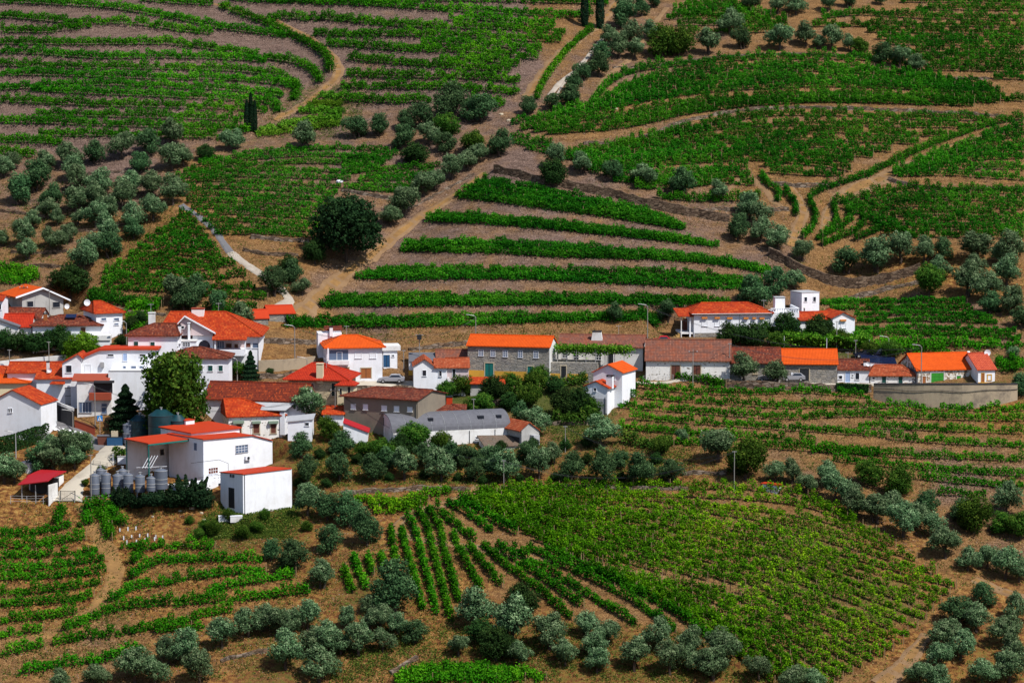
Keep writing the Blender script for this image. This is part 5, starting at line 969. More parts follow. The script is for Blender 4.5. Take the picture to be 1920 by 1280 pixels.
b=Bd('house','white two-storey house with bright orange hipped roof, balcony and garage doors',613,712,8)
b.hip(0,b.X(717),8.5,670,651,628,642,671,'orange',over=.6); b.aerial(650,629,4.2); b.wins([(666,661.5,677.5,671),(693.5,661.5,704.5,671)],'shut'); 
b.rectbox(616,681,653,656,-.06,-.0,'blueglass','painted_recess_shade'); b.opening((632,660,641,679),'bl',pl=-.06,name='balcony_door'); b.rectbox(615,684,655,676,-1.0,0,'white2','balcony'); b.rectbox(614,678,617,653,-1.0,-.8,'white','balcony_column')  # thin tinted panel on the wall, coloured as the shade inside the recess
b.wins([(643.5,689,654,707),(677,690,695.5,709)],'woodor',sur='stonefr'); b.rectbox(612.5,715,717.5,702,-.05,-.0,'grey','plinth',down=1) if False else None
b.body(b.X(600,4),b.X(645,4),8.4,12,b.F(620,624,8.5)[1],mat='white',name='rear_wall'); b.gx(b.X(612,9),b.X(640,9),3.2,625,618,612,'brown',y0=8.8,over=.2); b.chimney(618,624,612,624,8,'white','dark',.6)
b=Bd('garage','small white annexe with blue door and flat parapet right of the hipped orange roof',719,690,8,'building')
b.body(0,b.X(745),0,4,b.F(730,657)[1]); b.part(MB().box(-.3,b.X(751),-.3,4.3,b.F(730,657)[1]+.002,b.F(730,648)[1]),'parapet','white2'); b.opening((718.5,665,731,688),'blue',fr='white'); b.opening((735,665,739,668),'dark',fr='white')
# --- grey house, barrel hall etc
b=Bd('house','grey-brown rendered house with dark red roof and five white shuttered windows',645,797,-25,wall='tan',deep=4)
b.hip(0,b.X(783),10.5,712,746,727,706,800,'brown',right_gable=True); b.wins([(658.5,757.5,667,767),(681.5,758,689.5,768),(716,760.5,725,770),(739.5,761.5,748,771.5),(764.5,763,773,771.5)],'shut',fr='white2')
b.pipe(781,0,b.w0,'tan')
b=Bd('house','house with low dark red hipped roof and square orange chimney behind the barrel roof',790,806,0,wall='tan'); b.hip(0,b.X(870),7,830,770,757,815,845,'brown',over=.4); b.chimney(837,848,743,760,3.3,'orange2' if False else 'redmetal','dark',1.0)
b=Bd('hall','long hall with grey barrel-vaulted corrugated roof and white arched end',738,843,19,'hall',wall='white2',deep=4)
L=b.X(955); W=8.6; ze=b.F(850,806,0)[1]; r_=W/2; cz=ze; n=16; hh=b.F(850,770.5,W/2)[1]-ze
arc=[(r_-r_*math.cos(math.pi*i/n),cz+hh*math.sin(math.pi*i/n)) for i in range(n+1)]
b.part(MB().box(0,L,0,W,-4,ze),'wall','oldwhite' if False else 'white2')
for x in (-.0,L): 
    b.part(MB().prism([(x-(.15 if x>0 else 0),y,z-.03) for y,z in arc]+[(x-(.15 if x>0 else 0),W,ze-.1),(x-(.15 if x>0 else 0),0,ze-.1)],(.15,0,0)),'arched_end_wall','white2')
f=[[(-.25,arc[i][0]-.02*0,arc[i][1]+.06),(L+.25,arc[i][0],arc[i][1]+.06),(L+.25,arc[i+1][0],arc[i+1][1]+.06),(-.25,arc[i+1][0],arc[i+1][1]+.06)] for i in range(n)]
r=b.part(MB().slab(f,.1),'barrel_roof','corr')
for (px,py,s_) in ((806,788,.4),(900,787,.5),(934,788,.4)):
    k=4; x=b.X(px,1.4); mb=MB(); mb.box(x-s_,x+s_,arc[k][0]-.5,arc[k][0]+.4,arc[k][1]-.3,arc[k][1]+.25); b.part(mb,'roof_light','glass',r)
mb=MB()
for i in range(1,9): x=L*i/9; mb.tube([(x,a,z+.09) for a,z in arc],.035,4)
b.part(mb,'roof_seam','galv',r); b.opening((713,781,720.5,796),'dark',face='L',pl=0,fr='galv'); b.wins([(892,818.5,901,822)],'dark')
for px in (880,928): b.pipe(px,0,ze-.2)
b=Bd('outhouse','low mossy-roofed lean-to against the front of the barrel-roofed hall',912,848,19,'shed',wall='white2'); b.prof([(908,836),(988,835)],0,3.6,'moss',over=.2,drop=-1.3)
b=Bd('garage','small grey gabled outbuilding with red tile roof at the end of the barrel hall',977,839,32,'building',wall='grey')
b.prof([(974,808),(993,790.5),(1013,806)],0,6,'terra',over=.25,x0=.1,x1=b.X(1011)); b.part(MB().box(-.03,.0,.6,4.5,-.5,b.Sd(965,808,0)[1]-.9),'dark_side_panel','dark')  # dark panel covers most of the left wall
b.body(b.X(1001,-1.2),b.X(1012,-1.2),-1.2,-.02,b.F(1004,816,-1.2)[1],mat='grroof',name='side_box')
b=Bd('shed','white shed with crimson sloping sheet roof left of the arched hall end',644,830,0,'shed'); b.prof([(643,791.5),(692,810)],0,3.6,'maroon',over=.2,x0=0,drop=-.2)
# --- middle
b=Bd('house','tall white house with orange-brown tile roof, stair and pale pink side wing',775,732,3)
b.prof([(773,686),(796,672),(819,689)],0,7,'terra',x0=.05,x1=b.X(817)); b.gx(b.X(816),b.X(838),6.4,828,688.5,671,'terra',y0=.05,cap=False)
b.gx(b.X(838),b.X(879),6.0,858,688.5,670.5,'terra',mat='pink',y0=.3)
b.wins([(792.5,694,799,704.5),(823.5,695,828,705),(823,722,829,730)],'dark'); b.opening((848.5,692,854,708),'darkdoor',pl=.3,fr='white')
mb=MB(); x0=b.X(839,-1.5); zt=b.F(845,708,-1.0)[1]
for i in range(9): mb.box(x0+1.6-i*.18+.0,x0+1.9-i*.18+.8,-1.4,-.1,zt-.32*(i+1)-.3,zt-.32*i-.31) if False else mb.box(x0+.35*i,x0+.35*i+.35,-1.3,-.02,-2,zt-.32*i)
b.part(mb,'stair','white2')
b=Bd('house','low house with curved brown roof, white verge and ochre plinth behind the tall white house',767,703,3)
b.gx(b.X(820),b.X(876),6,848,677,655,'brown2',y0=1.0); b.prof([(767,677),(826,677)],0,5,'corr',drop=-1.0,over=.2,x0=0); b.rectbox(766,704,786,694,-.05,-.0,'yellow','plinth',down=1); 
b=Bd('barn','grey schist stone barn with bright orange roof, teal doors and ochre plinth',877,706,-12,'barn',wall='stone')
b.gx(0,b.X(1030),6.4,950,649,628,'orange',over=.35)
b.wins([(898,656,906,666.5),(920.5,656.5,928,667.5),(943.5,657,951.5,668.5),(972,657.5,979.5,669.5),(1001,658.5,1009,670.5)],'bl',bars=(1,2),fr='shut'); b.wins([(909.5,680.5,925,705.5),(989,686.5,1000,708.5)],'teal',sur='stonefr')
for (a,c) in ((878.5,908),(927,987)): b.rectbox(a,707,c,694 if a<900 else 696,-.05,-.0,'yellow','plinth',down=.8)
yy=6.4; b.part(MB().prism([(b.X(1030)-.01,-.0,-3),(b.X(1030)-.01,yy,-3),(b.X(1030)-.01,yy,b.w0-.05),(b.X(1030)-.01,yy/2,b.zr-.25),(b.X(1030)-.01,0,b.w0-.05)],(.06,0,0)),'gable_render','white2'); b.opening((1036,652,1040,664),'bl',face='R',pl=b.X(1030)+.06)
b=Bd('house','long low house with weathered brown roof, white flared chimney and vine pergola',1047,690,-8,wall='white2')
b.gx(0,b.X(1205),8,1125,650,627,'brown2'); b.aerial(1160,628,4.2); b.chimney(1111,1127,620,636,1.8,'white2','dark',.8,flare=.3); b.wins([(1055,658,1064,670),(1076,660,1085,674),(1118,660,1127,674)],'dark',bars=(1,2)); b.wins([(1140,660,1150,686)],'darkdoor',fr='white')
x1=b.X(1120,-5.5); b.part(MB().box(b.X(1030,-5.5),x1,-5.5,0,-5,b.F(1075,680,-5.5)[1]),'terrace_wall','stone'); b.opening((1052,686,1061.5,708),'darkdoor',pl=-5.5,sur='stonefr')
b.rectbox(1030,708,1050,700,-5.55,-5.5,'yellow','plinth',down=.4); b.rectbox(1064,708,1102,701,-5.55,-5.5,'yellow','plinth',down=.4)
zt=b.F(1075,680,-5.5)[1]; mb=MB()
for x in np.linspace(b.X(1045,-4),b.X(1170,-4),8): mb.box(x-.05,x+.05,-4.05,-3.95,zt-1,zt+2.6)
b.part(mb,'pergola_frame','galv'); PG=[(b.o+b.u*x+b.v*(-3.2)+np.array([0,0,zt+2.5])) for x in np.linspace(b.X(1045,-4),b.X(1178,-4),30)]
b=Bd('house','narrow white stepped house with two orange gabled roofs and hooded chimney',1112,775,-24,deep=5)
b.prof([(1109,697),(1139,682.5),(1168.5,698.5)],3.2,9.5,'orange',over=.3,x0=b.X(1112.5,3.2),x1=b.X(1166.5,3.2)); 
b.prof([(1090.5,714),(1116,699+15-1),(1142,728)] if False else [(1090.5,724),(1116,713.5),(1142,727.5)],0,3.2,'orange2',over=.25,x0=b.X(1093),x1=b.X(1139)); b.opening((1113.5,727,1118,733),'dark'); b.chimney(1136.5,1148,703,722,1.0,'white','dark',.7); b.opening((1150,702,1152.5,712),'bl',pl=3.2)
b.rectbox(1115,775,1137,747,-.04,-.0,'grroof','gate',down=1); b.pipe(1135,.0,3.0)
# --- long road barns
b=Bd('house','long low building with whitewashed peeling wall, two brown doors and purple-brown roof',1211,713,-4,wall='oldwhite')
b.gx(0,b.X(1369),8.5,1290,676,636.5,'brown2'); b.wins([(1258.5,685,1275,711),(1299.5,685,1313.5,710)],'woodbr',sur='stonefr'); 
b=Bd('barn','long stone barn with half dark and half bright orange roof',1370,714,-3,'barn',wall='stone')
xm=b.X(1463); X1=b.X(1569.5); b.gx(0,xm,8,1415,680,651,'brown'); b.gx(xm+.01,X1,8,1515,682,654,'orange')
b.wins([(1434,692,1450,713),(1499,691,1517,714)],'darkdoor',sur='stonefr'); b.wins([(1413,694,1419,701)],'stonefr',sur='stonefr',name='blocked_window'); b.rectbox(1483,703,1487,698,-.06,0,'shut','sign_plate')
b=Bd('house','tiny white house with pale blue door and little white chimney',1570,717,-2,wall='white'); b.gx(0,b.X(1630),6,1600,693,673,'brown',over=.3); b.aerial(1590,675,3,1.5); b.wins([(1573,704,1579,710),(1598,702,1600,706),(1604,699,1611,711)],'dark'); b.opening((1585,697,1594,716),'paleblue'); b.chimney(1619.5,1624.5,677,692,.9,'white','dark',.5); b.dish(1628,682,.5,.42)
b=Bd('house','small rough house with sagging red tile roof and two dark green doors',1632,718,-2,wall='oldwhite'); b.hip(0,b.X(1716),5.5,1670,704,684,1640,1690,'terra',over=.35); b.wins([(1653.5,704,1661.5,717.5),(1684.5,704,1692.5,718)],'dkteal_d',fr='white2'); b.opening((1636,707,1640,711),'dark',fr='white2')
b=Bd('shed','low dark blue flat roof behind the sagging red tile roof',1618,700,-2,'shed'); b.prof([(1617,677),(1682,682)],0,4.5,'panel',over=.1,drop=-.7)
b=Bd('barn','rubble-walled barn with large bright orange roof and green gate',1719,720,12,'barn',wall='mortst')
b.gx(0,b.X(1832),9.5,1775,692.5,661,'orange',over=.3); b.opening((1745.5,698.5,1769.5,719),'greend',sur='white2',bars=(2,2)); b.opening((1793.5,704,1801.5,719),'greend',sur='white2'); b.opening((1729.5,705,1736,719),'woodor',fr='white2')
b.part(MB().box(-.05,-.0,0,9.5,-3,b.w0),'side_wall_render','corr'); 
x=b.X(1832); b.part(MB().slab([[(x-.1,-.35,b.ze+.18),(x+.35,-.35,b.ze+.18),(x+.35,4.75,b.zr+.18),(x-.1,4.75,b.zr+.18)]],.3),'party_wall_coping','white')
b=Bd('house','end house with pinkish red corrugated tile roof, white wall and brown door',1833.5,720,12); b.gx(.02,b.X(1865.5),9.5,1850,692.5,661,'pinkred',over=.3,og=.3); b.opening((1840,699.5,1845.5,718.5),'woodor',fr='yellow'); b.opening((1852,703,1858,712),'shut',fr='yellow',sur='yellow'); b.dish(1851,661,4.5,.6); b.rectbox(1834,722,1866,716,-.05,0,'yellow','plinth',down=.5)
# --- white villa on the hill
b=Bd('villa','long white villa with red hipped roof and orange window awnings on the slope',1301,632,6,'villa')
b.hip(0,b.X(1443),9,1370,587.5,567,1315,1402,'orange2',over=.6)
WN=[(1316.5,596,1326,611),(1340.5,596,1349.5,611),(1364,596.5,1373,611),(1395,596.5,1403,611.5),(1411.5,596.5,1417.5,611.5),(1425,597,1433,612)]
for w in WN: 
    f=b.opening(w,'shut'); b.rectbox(w[0]-.5,w[1]+1.5,w[2]+.5,w[1]-1.8,-.4,-.02,'oawn','awning')
b.rectbox(1302,640,1346,624,-.04,0,'stone','stone_base',down=2); b.gutter(-.5,b.X(1445),-.62,b.ze-.06,'galv'); b.pipe(1386,0,b.w0,'galv')
x0=b.X(1276,0); b.part(MB().box(x0,-.02,.2,6,b.F(1290,623,.2)[1]-.3,b.F(1290,623,.2)[1]),'porch_floor','white2'); b.part(MB().slab([[(x0-.5,-.3,b.F(1285,592.5,-.3)[1]),(0,-.3,b.F(1285,592.5,-.3)[1]),(0,6,b.F(1285,592.5,-.3)[1]+.9),(x0-.5,6,b.F(1285,592.5,-.3)[1]+.9)]],.14),'porch_roof','orange2')
x=b.X(1293.5,.1); b.part(MB().box(x-.13,x+.13,.1,.36,-2,b.F(1293,593,.1)[1]-.1),'porch_post','white'); x=b.X(1277,.1); b.part(MB().box(x-.08,x+.08,.1,.26,-2,b.F(1293,593,.1)[1]-.1),'porch_post','white2'); b.part(MB().box(b.X(1280,4),b.X(1288,4),3.9,4,b.F(1284,621,4)[1],b.F(1284,597,4)[1]),'porch_door','woodbr')
mb=MB(); xs=x0; zt=b.F(1290,623,.2)[1]
for i in range(9): mb.box(xs-.38*(i+1),xs-.38*i,.3,1.8,-2,zt-.27*(i+1))
b.part(mb,'stair','yel'); zt=b.F(1470,587,-.2)[1]; xa,xb=b.X(1443.5,0),b.X(1497,0)
b.part(MB().box(xa,xb,-.2,7,-3,zt),'terrace_block','white'); mb=MB()
for x in np.arange(xa+.1,xb,.42): mb.box(x-.07,x+.07,-.12,.02,zt+.1,zt+.78)
mb.box(xa,xb,-.22,.1,zt+.002,zt+.1); mb.box(xa,xb,-.22,.1,zt+.78,zt+.92); mb.box(xb-.3,xb,.1,7,zt+.002,zt+.92); b.part(mb,'balustrade','white')
b.wins([(1454.5,601,1461,605)],'dark',pl=-.2); b.rectbox(1454,602,1461.5,598.5,-.5,-.22,'oawn','awning'); b.rectbox(1476,602,1483.5,598.5,-.5,-.22,'oawn','awning'); b.chimney(1453.5,1472,557,580,3.0,'white','grroof',1.8); b.aerial(1432,580,4.2)
b=Bd('tower_house','square flat-topped white tower standing behind the villa',1503,600,24,'tower',deep=4)
b.body(0,b.X(1534.5),0,4.3,b.F(1518,549)[1]); zt=b.F(1518,549)[1]; b.part(MB().box(-.06,b.X(1534.5)+.06,-.06,4.36,zt+.002,zt+.15),'roof_edge','grroof'); b.wins([(1508,557,1513,565),(1524.5,556.5,1529.5,565)],'dark',fr='white'); b.wins([(1507,577,1509,583)],'dark',fr='white2')
b=Bd('house','white gabled cottage with red-brown roofs and one awned window right of the villa',1561,634,14)
b.prof([(1558.5,596),(1582,584.5),(1605,595.5)],0,7,'orange2',over=.35,x0=0,x1=b.X(1601.5)); f=b.opening((1577,601.5,1586,615),'shut'); b.rectbox(1576,602,1587,599,-.4,-.02,'oawn','awning')
b.gx(b.X(1499,1.5),b.X(1560,1.5),7,1525,599.5,584,'orange2',y0=1.5,over=.4); b.wins([(1545,603,1552,611)],'shut',pl=1.5)
# --- sheds
b=Bd('shed','stone shed with red gabled roof below the gravel track, larger of the two',505,602,16,'shed',wall='stone'); b.gx(0,b.X(553),6,528,587.5,572,'redmetal',over=.2)
b=Bd('shed','smaller stone shed with red roof attached to its larger neighbour by the gravel track',476,608,16,'shed',wall='stone'); b.gx(-.6,b.X(504),4.5,488,596.5,580,'redmetal',over=.2)
b=Bd('shed','low orange-roofed shed with grey wall in the gardens below the stone barn',881,742,3,'shed',wall='grey'); b.prof([(870,719),(948,719)],0,3.2,'orange2',over=.4,drop=-.75,x0=.1,x1=b.X(917))
b=Bd('shed','tiny corrugated red-and-white hut at the top edge of the big vineyard',1427,920,-25,'shed',wall='shut'); b.prof([(1426,905),(1460,909)],0,2,'redmetal',over=.1,drop=.1)
# ---------------------------------------------------------------- lamps, poles, wires
POLE={}
def pole(name,label,px,pyb,pyt,kind,cat,group=None,key=None):
    p=at(px,pyb); z=float(HF(p[0],p[1])); d=p[1]; top=ZC+ray(px,pyt)[2]*d; h=max(2,top-z)
    r=tag(empty(name,(p[0],p[1],z)),label,cat,group)
    MB().tube([(0,0,-.4),(0,0,h)],.10 if kind!='post' else .07,8,r2=.065).build('pole',M['pole'] if kind!='steel' else M['galv'],r,True)
    if kind in('lamp','steel'):
        MB().tube([(0,0,h-.1),(-.3,-.2,h+.25),(-1.3,-.5,h+.45)],.05,6,r2=.04).build('lamp_arm',M['galv'],r)
        MB().prism([(-1.2,-.40,h+.38),(-1.2,-.58,h+.38),(-1.75,-.66,h+.44),(-1.75,-.52,h+.44)],(0,0,.12)).build('lamp_head',M['galv'],r)
    elif kind=='util':
        MB().box(-.8,.8,-.06,.06,h-.55,h-.43).build('crossarm',M['bark'],r); mb=MB()
        for x in(-.7,0,.7): mb.tube([(x,0,h-.43),(x,0,h-.22)],.05,6)
        mb.build('insulator',M['shut'],r)
    elif kind=='box':
        MB().box(-.4,.4,-.45,-.1,h-1.0,h-.1).build('transformer',M['dark'],r); MB().box(-.7,.7,-.05,.05,h-.2,h-.1).build('crossarm',M['galv'],r)
    elif kind=='post':
        MB().box(-.35,.35,-.04,.04,h-.15,h-.07).build('crossarm',M['galv'],r)
    if key: POLE[key]=np.array([p[0],p[1],z+h-.2])
    return r
for a in [
 ('street_lamp','tall street lamp by the stained concrete wall right of the villa',553,690,613,'lamp','street lamp','a'),
 ('street_lamp','street lamp leaning over the red pyramid roof by the stone wall',576,706,673,'lamp','street lamp',None),
 ('street_lamp','street lamp rising behind the orange stone barn roof',892,640,594,'lamp','street lamp','c'),
 ('street_lamp','street lamp on the road behind the flared white chimney house',1214,640,574,'lamp','street lamp','d'),
 ('street_lamp','street lamp in front of the large orange-roofed rubble barn',1727,722,650,'lamp','street lamp','f'),
 ('street_lamp','street lamp in the garden bushes left of the orange rubble barn',1666,674,634,'lamp','street lamp',None),
 ('street_lamp','street lamp by the zebra crossing at the brick fence',137,810,772,'lamp','street lamp',None),
 ('street_lamp','taller street lamp before the brick-parapet balcony',178.6,800,723,'lamp','street lamp','h'),
 ('street_lamp','street lamp between the white hipped house and dark-roofed house',237.5,655,605,'lamp','street lamp',None),
 ('street_lamp','street lamp right of the green-shuttered white house',445,716,674,'lamp','street lamp',None),
 ('street_lamp','slender lamp standing among the clipped hedge and left olives',30,858,812,'steel','street lamp',None),
 ('utility_pole','utility pole with transformer left of the stone barn',786.5,690,626,'box','utility pole','b'),
 ('utility_pole','wooden pole before the peeling white road building',1299,726,655,'util','utility pole','e'),
 ('utility_pole','pole at the joint of the peeling white and dark roofed buildings',1367.5,714,643,'post','utility pole','g'),
 ('utility_pole','pole in front of the white cottage right of the villa',1568.5,660,602,'post','utility pole',None),
 ('utility_pole','utility pole crossing the grey gabled house front',45,582,535,'util','utility pole','i'),
 ('utility_pole','thicker plain pole between the grey gable windows',93,598,544,'post','utility pole','j'),
 ('utility_pole','pole in front of the slender white chimney, left lane',92,682,640,'post','utility pole',None),
 ('utility_pole','pole among dark garden trees above the low white wall',18,692,655,'post','utility pole',None),
 ('utility_pole','grey pole left of the grey-brown shuttered house',628.6,790,727,'util','utility pole','k'),
 ('utility_pole','lone tall pole above the top edge of the big vineyard',1376.5,922,845,'post','utility pole','l'),
 ('utility_pole','lone pole by the stacked wall before the olive orchard',944.5,918,862,'post','utility pole','m'),
 ('utility_pole','pole in the rough garden right of the small grey garage',1060,848,798,'post','utility pole','n'),
 ('utility_pole','pole beside the parking place right of the white annexe',757,694,656,'post','utility pole',None),
 ('utility_pole','thin pole behind the barrel-roofed hall',888,788,747,'post','utility pole',None),
 ('utility_pole','thin green pole beside the first steel tank',171.5,946,852,'post','utility pole','o'),
 ('utility_pole','short post at the right of the small pergola below the villa',1604,676,637,'post','utility pole',None)]:
    pole(a[0],a[1],a[2],a[3],a[4],a[5],a[6],key=a[7])
def wire(a,b,sag,label):
    A,B=POLE[a],POLE[b]; mb=MB()
    for o in (-.25,.25): mb.tube([A*(1-t)+B*t+np.array([0,0,-sag*4*t*(1-t)+o*.3])-A for t in np.linspace(0,1,14)],.022,4)
    o=mb.build('overhead_cable',M['dark']); o.location=tuple(A); tag(o,label,'cable')
for a,b,s_,l in (('b','c',1,'pair of overhead cables from the transformer pole to the stone barn'),('e','g',.8,'pair of overhead cables in front of the peeling white building'),('g','f',2.5,'long pair of overhead cables passing the dark and orange barn roofs'),('k','m',3,'pair of overhead cables sagging over the barrel-roofed hall'),('i','j',.5,'pair of overhead cables across the grey gable'),('m','l',3.5,'pair of overhead cables over the orchard above the big vineyard'),('h','k',4,'pair of overhead cables from the lane lamp towards the grey-brown house'),('f','d',3,'long pair of overhead cables above the dark barn roofs to the flared chimney'),('l','n',3,'pair of overhead cables across the rough ground beside the orchard'),('a','b',1.5,'pair of overhead cables over the white hipped house')): wire(a,b,s_,l)
# ---------------------------------------------------------------- steel tanks
def tank(px,pyb,pyt,w,label,mat='metal',group='steel wine tanks',dome=.35,legs=True):
    p=at(px,pyb); z=float(HF(p[0],p[1])); s=p[1]/F; r=w/2*s; h=(pyb-pyt)*s*1.0
    o=tag(empty('wine_tank',(p[0],p[1],z)),label,'tank',group); b0=.45 if legs else -.3
    MB().lathe([(0,b0-.0),(r*.5,b0-.05),(r,b0+.12),(r,h-dome),(r*.96,h-dome+.05),(r*.4,h-.04),(0,h)],24).build('tank_body',M[mat],o,True)
    mb=MB(); 
    for zz in (b0+h*.25,h*.55,h-dome-.02): mb.lathe([(r+.0,zz),(r+.03,zz+.02),(r+.03,zz+.07),(r,zz+.09)],24)
    mb.build('band',M['galv' if mat=='metal' else 'dark'],o,True)
    MB().lathe([(.16,h-.06),(.16,h+.28),(.26,h+.29),(.26,h+.35),(0,h+.36)],12).build('hatch',M['galv'],o)
    if legs:
        for k in range(4): a=k*1.571+.78; MB().tube([(r*.8*math.cos(a),r*.8*math.sin(a),-.5),(r*.8*math.cos(a),r*.8*math.sin(a),b0+.1)],.06,6).build('leg',M['galv'],o)
    return o
for i,(x,yb,yt) in enumerate(((178,932,886),(199.5,931,884),(221,930,886),(241,929,885),(263,928,888))): tank(x,yb,yt,18.5,f'{ORD[i]} slim steel wine tank from the left in the row behind the junipers')
tank(189,918,876,17,'rear steel wine tank seen between the first and second front tanks'); tank(230,917,877,17,'rear steel wine tank seen between the third and fourth front tanks')
tank(284,926,891,18,'shorter steel wine tank under the slanting white pipes'); tank(302,922,877,25,'widest steel wine tank at the right end of the row')
tank(242,836,791,23,'lone tall steel wine tank on the yard beside the dark netted tanks')
for (x,w,yt,l) in ((263,40,776,'left'),(303,50,766,'middle'),(334,34,776,'right')): 
    t=tank(x,834,yt,w,f'{l} one of three big dark teal tanks covered with netting',mat='net',group='dark netted tanks',dome=1.0,legs=False)
tank(128,765,722,13,'grey cylindrical water tank beside the climbing vines of the lane',mat='grroof',group=None,legs=False)
# slanting pipes
p=at(276,905); mb=MB()
for k in range(4): mb.tube([(k*.45,0,2.4),(k*.45+1.1,.5,4.4)],.06,6)
mb.tube([(-1,0,2.5),(4,0,2.7)],.05,6); o=mb.build('pipe_rack',M['shut']); o.location=(p[0]-.6,p[1]-1.2,p[2]+.2); tag(o,'slanting white pipes rising over the row of steel tanks','pipe')
# ---------------------------------------------------------------- yard things
def placed(name,label,cat,px,py,yaw=0,group=None):
    p=at(px,py); return tag(empty(name,(p[0],p[1],float(HF(p[0],p[1]))+.1),R(yaw)),label,cat,group)
r=placed('dumpster','brown waste skip beside the blue container on the yard','skip',195,834,5)
MB().prism([(-.95,-.7,0),(.95,-.7,0),(1.1,-.7,1.5),(-1.1,-.7,1.5)],(0,1.5,0)).build('skip_body',M['woodbr'],r); MB().box(-1.18,1.18,-.78,.88,1.5,1.6).build('lid',M['corr'],r)
r=placed('container','dark blue open container with pale crate on top of the yard','container',216,836,3)
MB().box(-1.3,1.3,-.8,.9,0,1.5).build('container_body',M['blue'],r); MB().box(-.6,.5,-.5,.5,1.5,2.5).build('load',M['stonefr'],r); MB().tube([(-1.3,-.8,1.55),(1.3,-.8,1.55)],.07,6).build('rim',M['dark'],r)
r=placed('crate','square white plastic crate by the winery canopy','crate',229,870,10); MB().box(-.75,.75,-.6,.6,0,1.2).build('crate_body',M['shut'],r); MB().box(-.8,.8,-.65,.65,1.2,1.28).build('crate_rim',M['galv'],r)
r=placed('sign','blue square pedestrian crossing sign at the road edge','road sign',187.5,812,0)
MB().tube([(0,0,-.3),(0,0,2.3)],.04,6).build('post',M['galv'],r); MB().box(-.48,.48,-.05,-.01,2.0,2.96).build('sign_plate',M['signblue'],r)
MB().prism([(-.34,-.07,2.1),(.34,-.07,2.1),(0,-.07,2.84)],(0,-.012,0)).build('sign_triangle',M['shut'],r)
mb=MB(); mb.prism([(-.03,-.09,2.5),(.03,-.09,2.5),(.05,-.09,2.34),(-.05,-.09,2.34)],(0,-.012,0)); mb.prism([(-.05,-.09,2.34),(-.01,-.09,2.34),(-.08,-.09,2.16),(-.12,-.09,2.16)],(0,-.012,0)); mb.prism([(.01,-.09,2.34),(.05,-.09,2.34),(.12,-.09,2.16),(.08,-.09,2.16)],(0,-.012,0)); mb.prism([(.04*math.cos(i),-.09,2.56+.04*math.sin(i)) for i in np.linspace(0,5.5,8)],(0,-.012,0)); mb.build('sign_figure',M['dark'],r)
for i,x in enumerate((421,443)):
    r=placed('water_trough',('left' if i==0 else 'right')+' one of two white troughs at the foot of the store','trough',x,977,8,'white troughs by the store'); MB().box(-.95,.95,-.45,.45,-.2,.75).build('trough_body',M['white2'],r); MB().box(-.98,.98,-.48,.48,.75,.83).build('trough_lid',M['shut'],r)
# gate and fence beside the yard
r=placed('gate','closed rusty iron gate across the concrete drive','gate',127,940,-4); mb=MB()
for x in (-1.2,1.2): mb.box(x-.06,x+.06,-.06,.06,-.3,1.7)
mb.build('gate_post',M['dark'],r); mb=MB(); mb.tube([(-1.15,0,1.6),(1.15,0,1.6)],.04,5); mb.tube([(-1.15,0,.15),(1.15,0,.15)],.04,5); mb.tube([(-1.15,0,.15),(1.15,0,1.6)],.035,5)
for x in np.linspace(-1,1,9): mb.tube([(x,0,.15),(x,0,1.6)],.012,4)
mb.build('gate_leaf',M['bark'],r)
def fence(label,P,h,step,mat='galv'):
    w=world_line(pts(P),.5); L=np.linalg.norm(np.diff(w,axis=0),axis=1).sum(); q=resamp(w,max(2,int(L/step)+1)); q[:,2]=HF(q[:,0],q[:,1]); o0=q[0].copy(); r=tag(empty('fence',tuple(o0)),label,'fence')
    for p in q: MB().box(p[0]-o0[0]-.04,p[0]-o0[0]+.04,p[1]-o0[1]-.04,p[1]-o0[1]+.04,p[2]-o0[2]-.2,p[2]-o0[2]+h).build('post',M[mat],r)
    mb=MB()
    for z in (.35,.7,1.0): mb.tube([p-o0+np.array([0,0,h*z]) for p in q],.02,4)
    mb.build('wire',M[mat],r)
fence('wire fence before the red-roofed shed left of the gate','20,944 60,945 112,943',1.3,2)
fence('wire fence between the gate and the steel tanks','140,942 170,944 210,944',1.2,2)
fence('low railing at the lower edge of the concrete yard','175,874 200,878 228,880',1.0,1,'pole')
fence('metal railing in front of the peeling white building','1206,716 1230,717 1262,718',1.1,1.2)
# brick fence and dark sloping wall beside the road
def wallbox(label,name,P,h,th,mat,cat='wall',cop=None):
    w=world_line(pts(P),1.0); o0=w[0].copy(); n=len(w); r=tag(empty(name,tuple(o0)),label,cat)
    def rib(z0,z1,t0,t1,nm,mt):
        mb=MB()
        for i in range(n-1):
            q=[]
            for p in (w[i],w[i+1]): z=H(p[0],p[1])-o0[2]; q.append([np.array([p[0]-o0[0],p[1]-o0[1]+t0,z+z0]),np.array([p[0]-o0[0],p[1]-o0[1]+t0,z+z1]),np.array([p[0]-o0[0],p[1]-o0[1]+t1,z+z1]),np.array([p[0]-o0[0],p[1]-o0[1]+t1,z+z0])])
            for a in range(4): mb.face([q[0][a],q[1][a],q[1][(a+1)%4],q[0][(a+1)%4]])
            if i==0: mb.face(q[0])
            if i==n-2: mb.face(q[1][::-1])
        mb.build(nm,M[mt],r)
    rib(-.6,h,0,th,'wall_face',mat)
    if cop: rib(h+.003,h+(.5 if cop=='white2' else .12),-.06,th+.06,'coping',cop)
wallbox('dark stained wall with white coping rising along the road','retaining_wall','96,786 118,795 139,803',3.0,.3,'dkconc',cop='white2')
wallbox('low brick-red garden fence between the road and the garage front','garden_wall','140,802 160,809 178,816',1.3,.25,'brick',cop='woodbr')
wallbox('low white wall at the edge of the yard by the olives','garden_wall','90,826 120,836 150,846',.8,.25,'white2')
